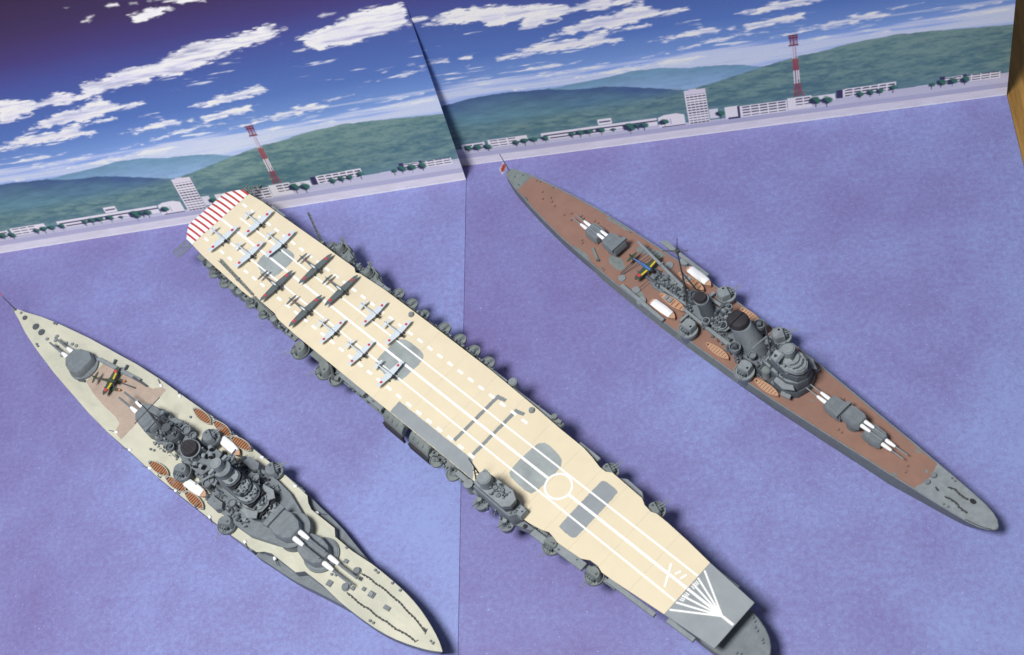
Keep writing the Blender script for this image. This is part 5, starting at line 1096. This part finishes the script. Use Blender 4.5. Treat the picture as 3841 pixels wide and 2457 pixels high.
for s in (-1, 1):
    b = MB(); b.prism([(-16, s * 5.0), (-2, s * 5.6), (12, s * 6.2), (12, s * 7.4), (-2, s * 7.0), (-16, s * 6.2)], 14.0, 14.6); b.cyl(-12, s * 5.6, 9, 14.1, .4, n=8); b.cyl(-4, s * 6.2, 9, 14.1, .4, n=8); b.build('boat_deck_gallery', 'grey_l', CA)
    light_gun(CA, (-2.6, s * 6.2, 14.6), s * 1.3); light_gun(CA, (13.6, s * 8.2, 14.0), s * 1.1)

# ================================================================== AIRCRAFT
def wing_plate(b, root, tip, span, x0, sweep, z, th, dihedral, n=6):
    """tapered wing with rounded tips; x0 is the leading edge at the root"""
    for s in (-1, 1):
        rings = []
        for i in range(n + 1):
            u = i / n; y = s * span / 2 * u
            c = root + (tip - root) * u
            if u > .85: c *= math.sqrt(max(.06, 1 - ((u - .85) / .15) ** 2 * .9))
            le = x0 - sweep * u - (0 if u < .85 else (root + (tip - root) * u - c) * .45); zz = z + dihedral * u; t = th * (1 - .6 * u)
            rings.append([(le, y, zz), (le - c * .3, y, zz + t * .6), (le - c, y, zz + .05), (le - c * .5, y, zz - t * .35)])
        b.loft(rings if s > 0 else rings[::-1])

def aircraft(name, label, loc, rz, kind, group):
    t = thing(name, label, 'model aircraft', loc, rz, group)
    if kind == 'zero': span, L, root, tip, mat, fus, r, zg = 16.4, 12.4, 3.4, 1.7, 'zero', 'zero', .8, 2.3
    elif kind == 'diver': span, L, root, tip, mat, fus, r, zg = 19.4, 13.4, 3.7, 2.2, 'zero', 'zero', .85, 2.5
    elif kind == 'bomber': span, L, root, tip, mat, fus, r, zg = 21.6, 14.8, 3.7, 1.8, 'green', 'green', .9, 2.6
    else: span, L, root, tip, mat, fus, r, zg = 14.6, 12.6, 3.3, 1.9, 'green2', 'green2', .85, 3.2
    nose = L * .36
    prof = [(nose - .9, .92), (nose - 2.2, 1.0), (nose - 4.4, .96), (nose - L * .52, .68), (nose - L * .8, .38), (nose - L, .14)]
    b = MB(); rings = []
    for x, k in prof: rings.append([(x, r * k * math.cos(2 * math.pi * i / 12) * .86, zg + .35 + r * k * math.sin(2 * math.pi * i / 12) + .25 * (1 - k)) for i in range(12)])
    b.loft(rings); b.build('fuselage', fus, t)
    b = MB(); rings = []
    for x, k in ((nose - 1.0, .98), (nose - .3, 1.04), (nose + .05, .86)): rings.append([(x, r * k * math.cos(2 * math.pi * i / 14) * .95, zg + .35 + r * k * math.sin(2 * math.pi * i / 14)) for i in range(14)])
    b.loft(rings); b.build('cowling', 'black', t)
    b = MB(); wing_plate(b, root, tip, span, nose - 1.5, .5, zg - .05, .5, .55); b.build('wing', mat, t, smooth=45)
    b = MB(); wing_plate(b, 1.6, .8, 6.0 if kind != 'bomber' else 6.8, nose - L + 2.1, .3, zg + .75, .22, 0); b.build('tailplane', mat, t, smooth=45)
    b = MB(); x = nose - L; b.add([(x + 2.2, -.12, zg + .8), (x + .1, -.12, zg + .7), (x + .1, -.08, zg + 2.0), (x + .8, -.08, zg + 2.2), (x + 2.2, .12, zg + .8), (x + .1, .12, zg + .7), (x + .1, .08, zg + 2.0), (x + .8, .08, zg + 2.2)], [(0, 3, 2, 1), (4, 5, 6, 7), (0, 4, 7, 3), (3, 7, 6, 2), (2, 6, 5, 1), (1, 5, 4, 0)]); b.build('fin', mat, t)
    b = MB(); cl = 2.6 if kind in ('zero', 'diver') else 4.6
    cx = nose - 3.6 if kind in ('zero', 'diver') else nose - 4.4
    b.ball(cx, 0, zg + .85, cl / 2, .5, .62, n=12, m=5, half=True); b.build('canopy', {'zero': 'zero', 'diver': 'zero', 'bomber': 'silver', 'float': 'green2'}[kind], t)
    b = MB(); b.tube((nose + .05, 0, zg + .35), (nose + .55, 0, zg + .35), .22, .06, n=8)
    for k in range(3):
        a = 2 * math.pi * k / 3 + .5; b.tube((nose + .25, 0, zg + .35), (nose + .25, 1.7 * math.cos(a), zg + .35 + 1.7 * math.sin(a)), .12, .07, n=4)
    b.build('propeller', 'black' if kind != 'bomber' else 'grey_d', t)
    for s in (-1, 1):
        u = .66; y = s * span / 2 * u; c = root + (tip - root) * u; x = nose - 1.5 - .5 * u - c * .48
        b = MB(); b.cyl(x, y, zg + .55 * u + .06, zg + .55 * u + .34, .62 if kind == 'zero' else .74, n=16); b.build('roundel', 'red_dot', t)
        if kind == 'float':
            b = MB(); b.prism([(nose - 1.75, s * 1.0), (nose - 2.5, s * 1.0), (nose - 2.7, s * 4.2), (nose - 2.05, s * 4.2)], zg + .2, zg + .58); b.build('wing_stripe', 'yellow', t)
            b = MB(); rings = []
            for x, k in ((nose + 2.4, .15), (nose + 1.4, .7), (nose - .4, 1.0), (nose - 4, .9), (nose - 7.2, .2)): rings.append([(x, s * 2.3 + .72 * k * math.cos(2 * math.pi * i / 10), .75 + .7 * k * math.sin(2 * math.pi * i / 10)) for i in range(10)])
            b.loft(rings); f = b.build('float', 'green2' if FLOATC[0] == 'green2' else 'grey_d', t)
            b = MB(); b.tube((nose + 1.1, s * 2.3, .78), (nose + 1.9, s * 2.3, .8), .66, .42, n=10); b.build('float_nose', FLOATC[1], f)
            b = MB(); b.tube((nose - 1, s * 2.3, 1.2), (nose - 1.6, s * .9, zg), .18); b.tube((nose - 4, s * 2.3, 1.2), (nose - 3.8, s * .9, zg), .18); b.build('float_strut', 'grey_d', t)
        else:
            b = MB(); b.tube((nose - 1.8, s * 2.2, .5), (nose - 2.2, s * 2.1, zg), .16); b.tube((nose - 1.8, s * 2.05, .5), (nose - 1.8, s * 2.35, .5), .5, n=12); b.build('wheel', 'black', t)
    if kind == 'bomber':
        b = MB(); b.cyl(nose - L * .76, 0, zg + .45, zg + .55, .1, n=6); b.tube((nose - L * .80, 0, zg + .42), (nose - L * .74, 0, zg + .42), r * .44, r * .5, n=12); b.build('tail_band', 'red', t)
    else:
        b = MB(); b.tube((nose - L + 1.2, 0, 0.1), (nose - L + 1.4, 0, zg + .5), .12); b.build('tail_wheel', 'black', t)
    return t

a_cv = math.radians(-43.122); cc, ss = math.cos(a_cv), math.sin(a_cv)
def on_deck(x, y): return (-271.99 + cc * x - ss * y, -141.33 + ss * x + cc * y, ZF + .02)
FLOATC = ('green2', 'orange')
rows = [  # x, y on the deck, kind, label
    (-145.6, -8.0, 'diver', 'pale grey long-winged toy plane touching the red striped stern, on the battleship side'),
    (-137.6, 9.4, 'diver', 'pale grey long-winged toy plane nearest the stern lattice beside the printed chimney tower'),
    (-125.9, -5.9, 'diver', 'pale grey long-winged toy plane behind the aft deck lift, on the battleship side'),
    (-117.4, 8.0, 'diver', 'pale grey long-winged toy plane with its nose over the aft grey deck lift'),
    (-99.4, -9.6, 'bomber', 'dark green toy bomber touching the front edge of the aft grey deck lift'),
    (-90.6, 9.0, 'bomber', 'dark green toy bomber with wingtip over the angular side gun platform'),
    (-75.6, -10.2, 'bomber', 'foremost dark green toy bomber on the battleship side of the flight deck'),
    (-69.8, 8.4, 'bomber', 'foremost dark green toy bomber on the cruiser side of the flight deck'),
    (-55.0, -9.6, 'zero', 'pale grey toy fighter directly ahead of the dark bombers, on the battleship side'),
    (-45.8, 9.2, 'zero', 'pale grey toy fighter directly ahead of the dark bombers, on the cruiser side'),
    (-34.6, -9.2, 'zero', 'pale grey toy fighter behind the middle deck lift, on the battleship side'),
    (-28.4, 9.1, 'zero', 'pale grey toy fighter at the middle deck lift corner, on the cruiser side'),
    (-14.9, -8.3, 'zero', 'foremost pale grey toy fighter, alone on the middle grey deck lift'),
]
for x, y, kind, lab in rows:
    jx = random.uniform(-.02, .03)
    aircraft({'zero': 'fighter_aircraft', 'diver': 'dive_bomber_aircraft', 'bomber': 'bomber_aircraft'}[kind], lab, on_deck(x - .6, y), a_cv + jx, kind, 'aircraft lined up on the flight deck')
a_bb = math.radians(-38.854); c2, s2 = math.cos(a_bb), math.sin(a_bb)
P = lambda x, y, z: (-381.86 + c2 * x - s2 * y, -164.36 + s2 * x + c2 * y, z)
aircraft('seaplane', 'dark green toy seaplane with orange float noses beside the battleship stern turret', P(-70.6, 1.2, 9.6), a_bb + math.radians(22), 'float', 'seaplanes on the gun ships').scale = (1.1,) * 3
a_ca = math.radians(-46.699); c3, s3 = math.cos(a_ca), math.sin(a_ca)
P2 = lambda x, y, z: (-141.46 + c3 * x - s3 * y, -120.13 + s3 * x + c3 * y, z)
FLOATC = ('grey', 'grey_d')
sp = aircraft('seaplane', 'dark green toy seaplane with blue fuselage and yellow wing stripes on the cruiser', P2(-47.0, .4, 8.4), a_ca + math.radians(3), 'float', 'seaplanes on the gun ships')
sp.scale = (1.15,) * 3
for ch in list(COL.objects):
    if ch.parent == sp and ch.name.startswith('fuselage'): ch.data.materials.clear(); ch.data.materials.append(M['blue'])
    if ch.parent == sp and ch.name.startswith('canopy'): ch.data.materials.clear(); ch.data.materials.append(M['blue'])
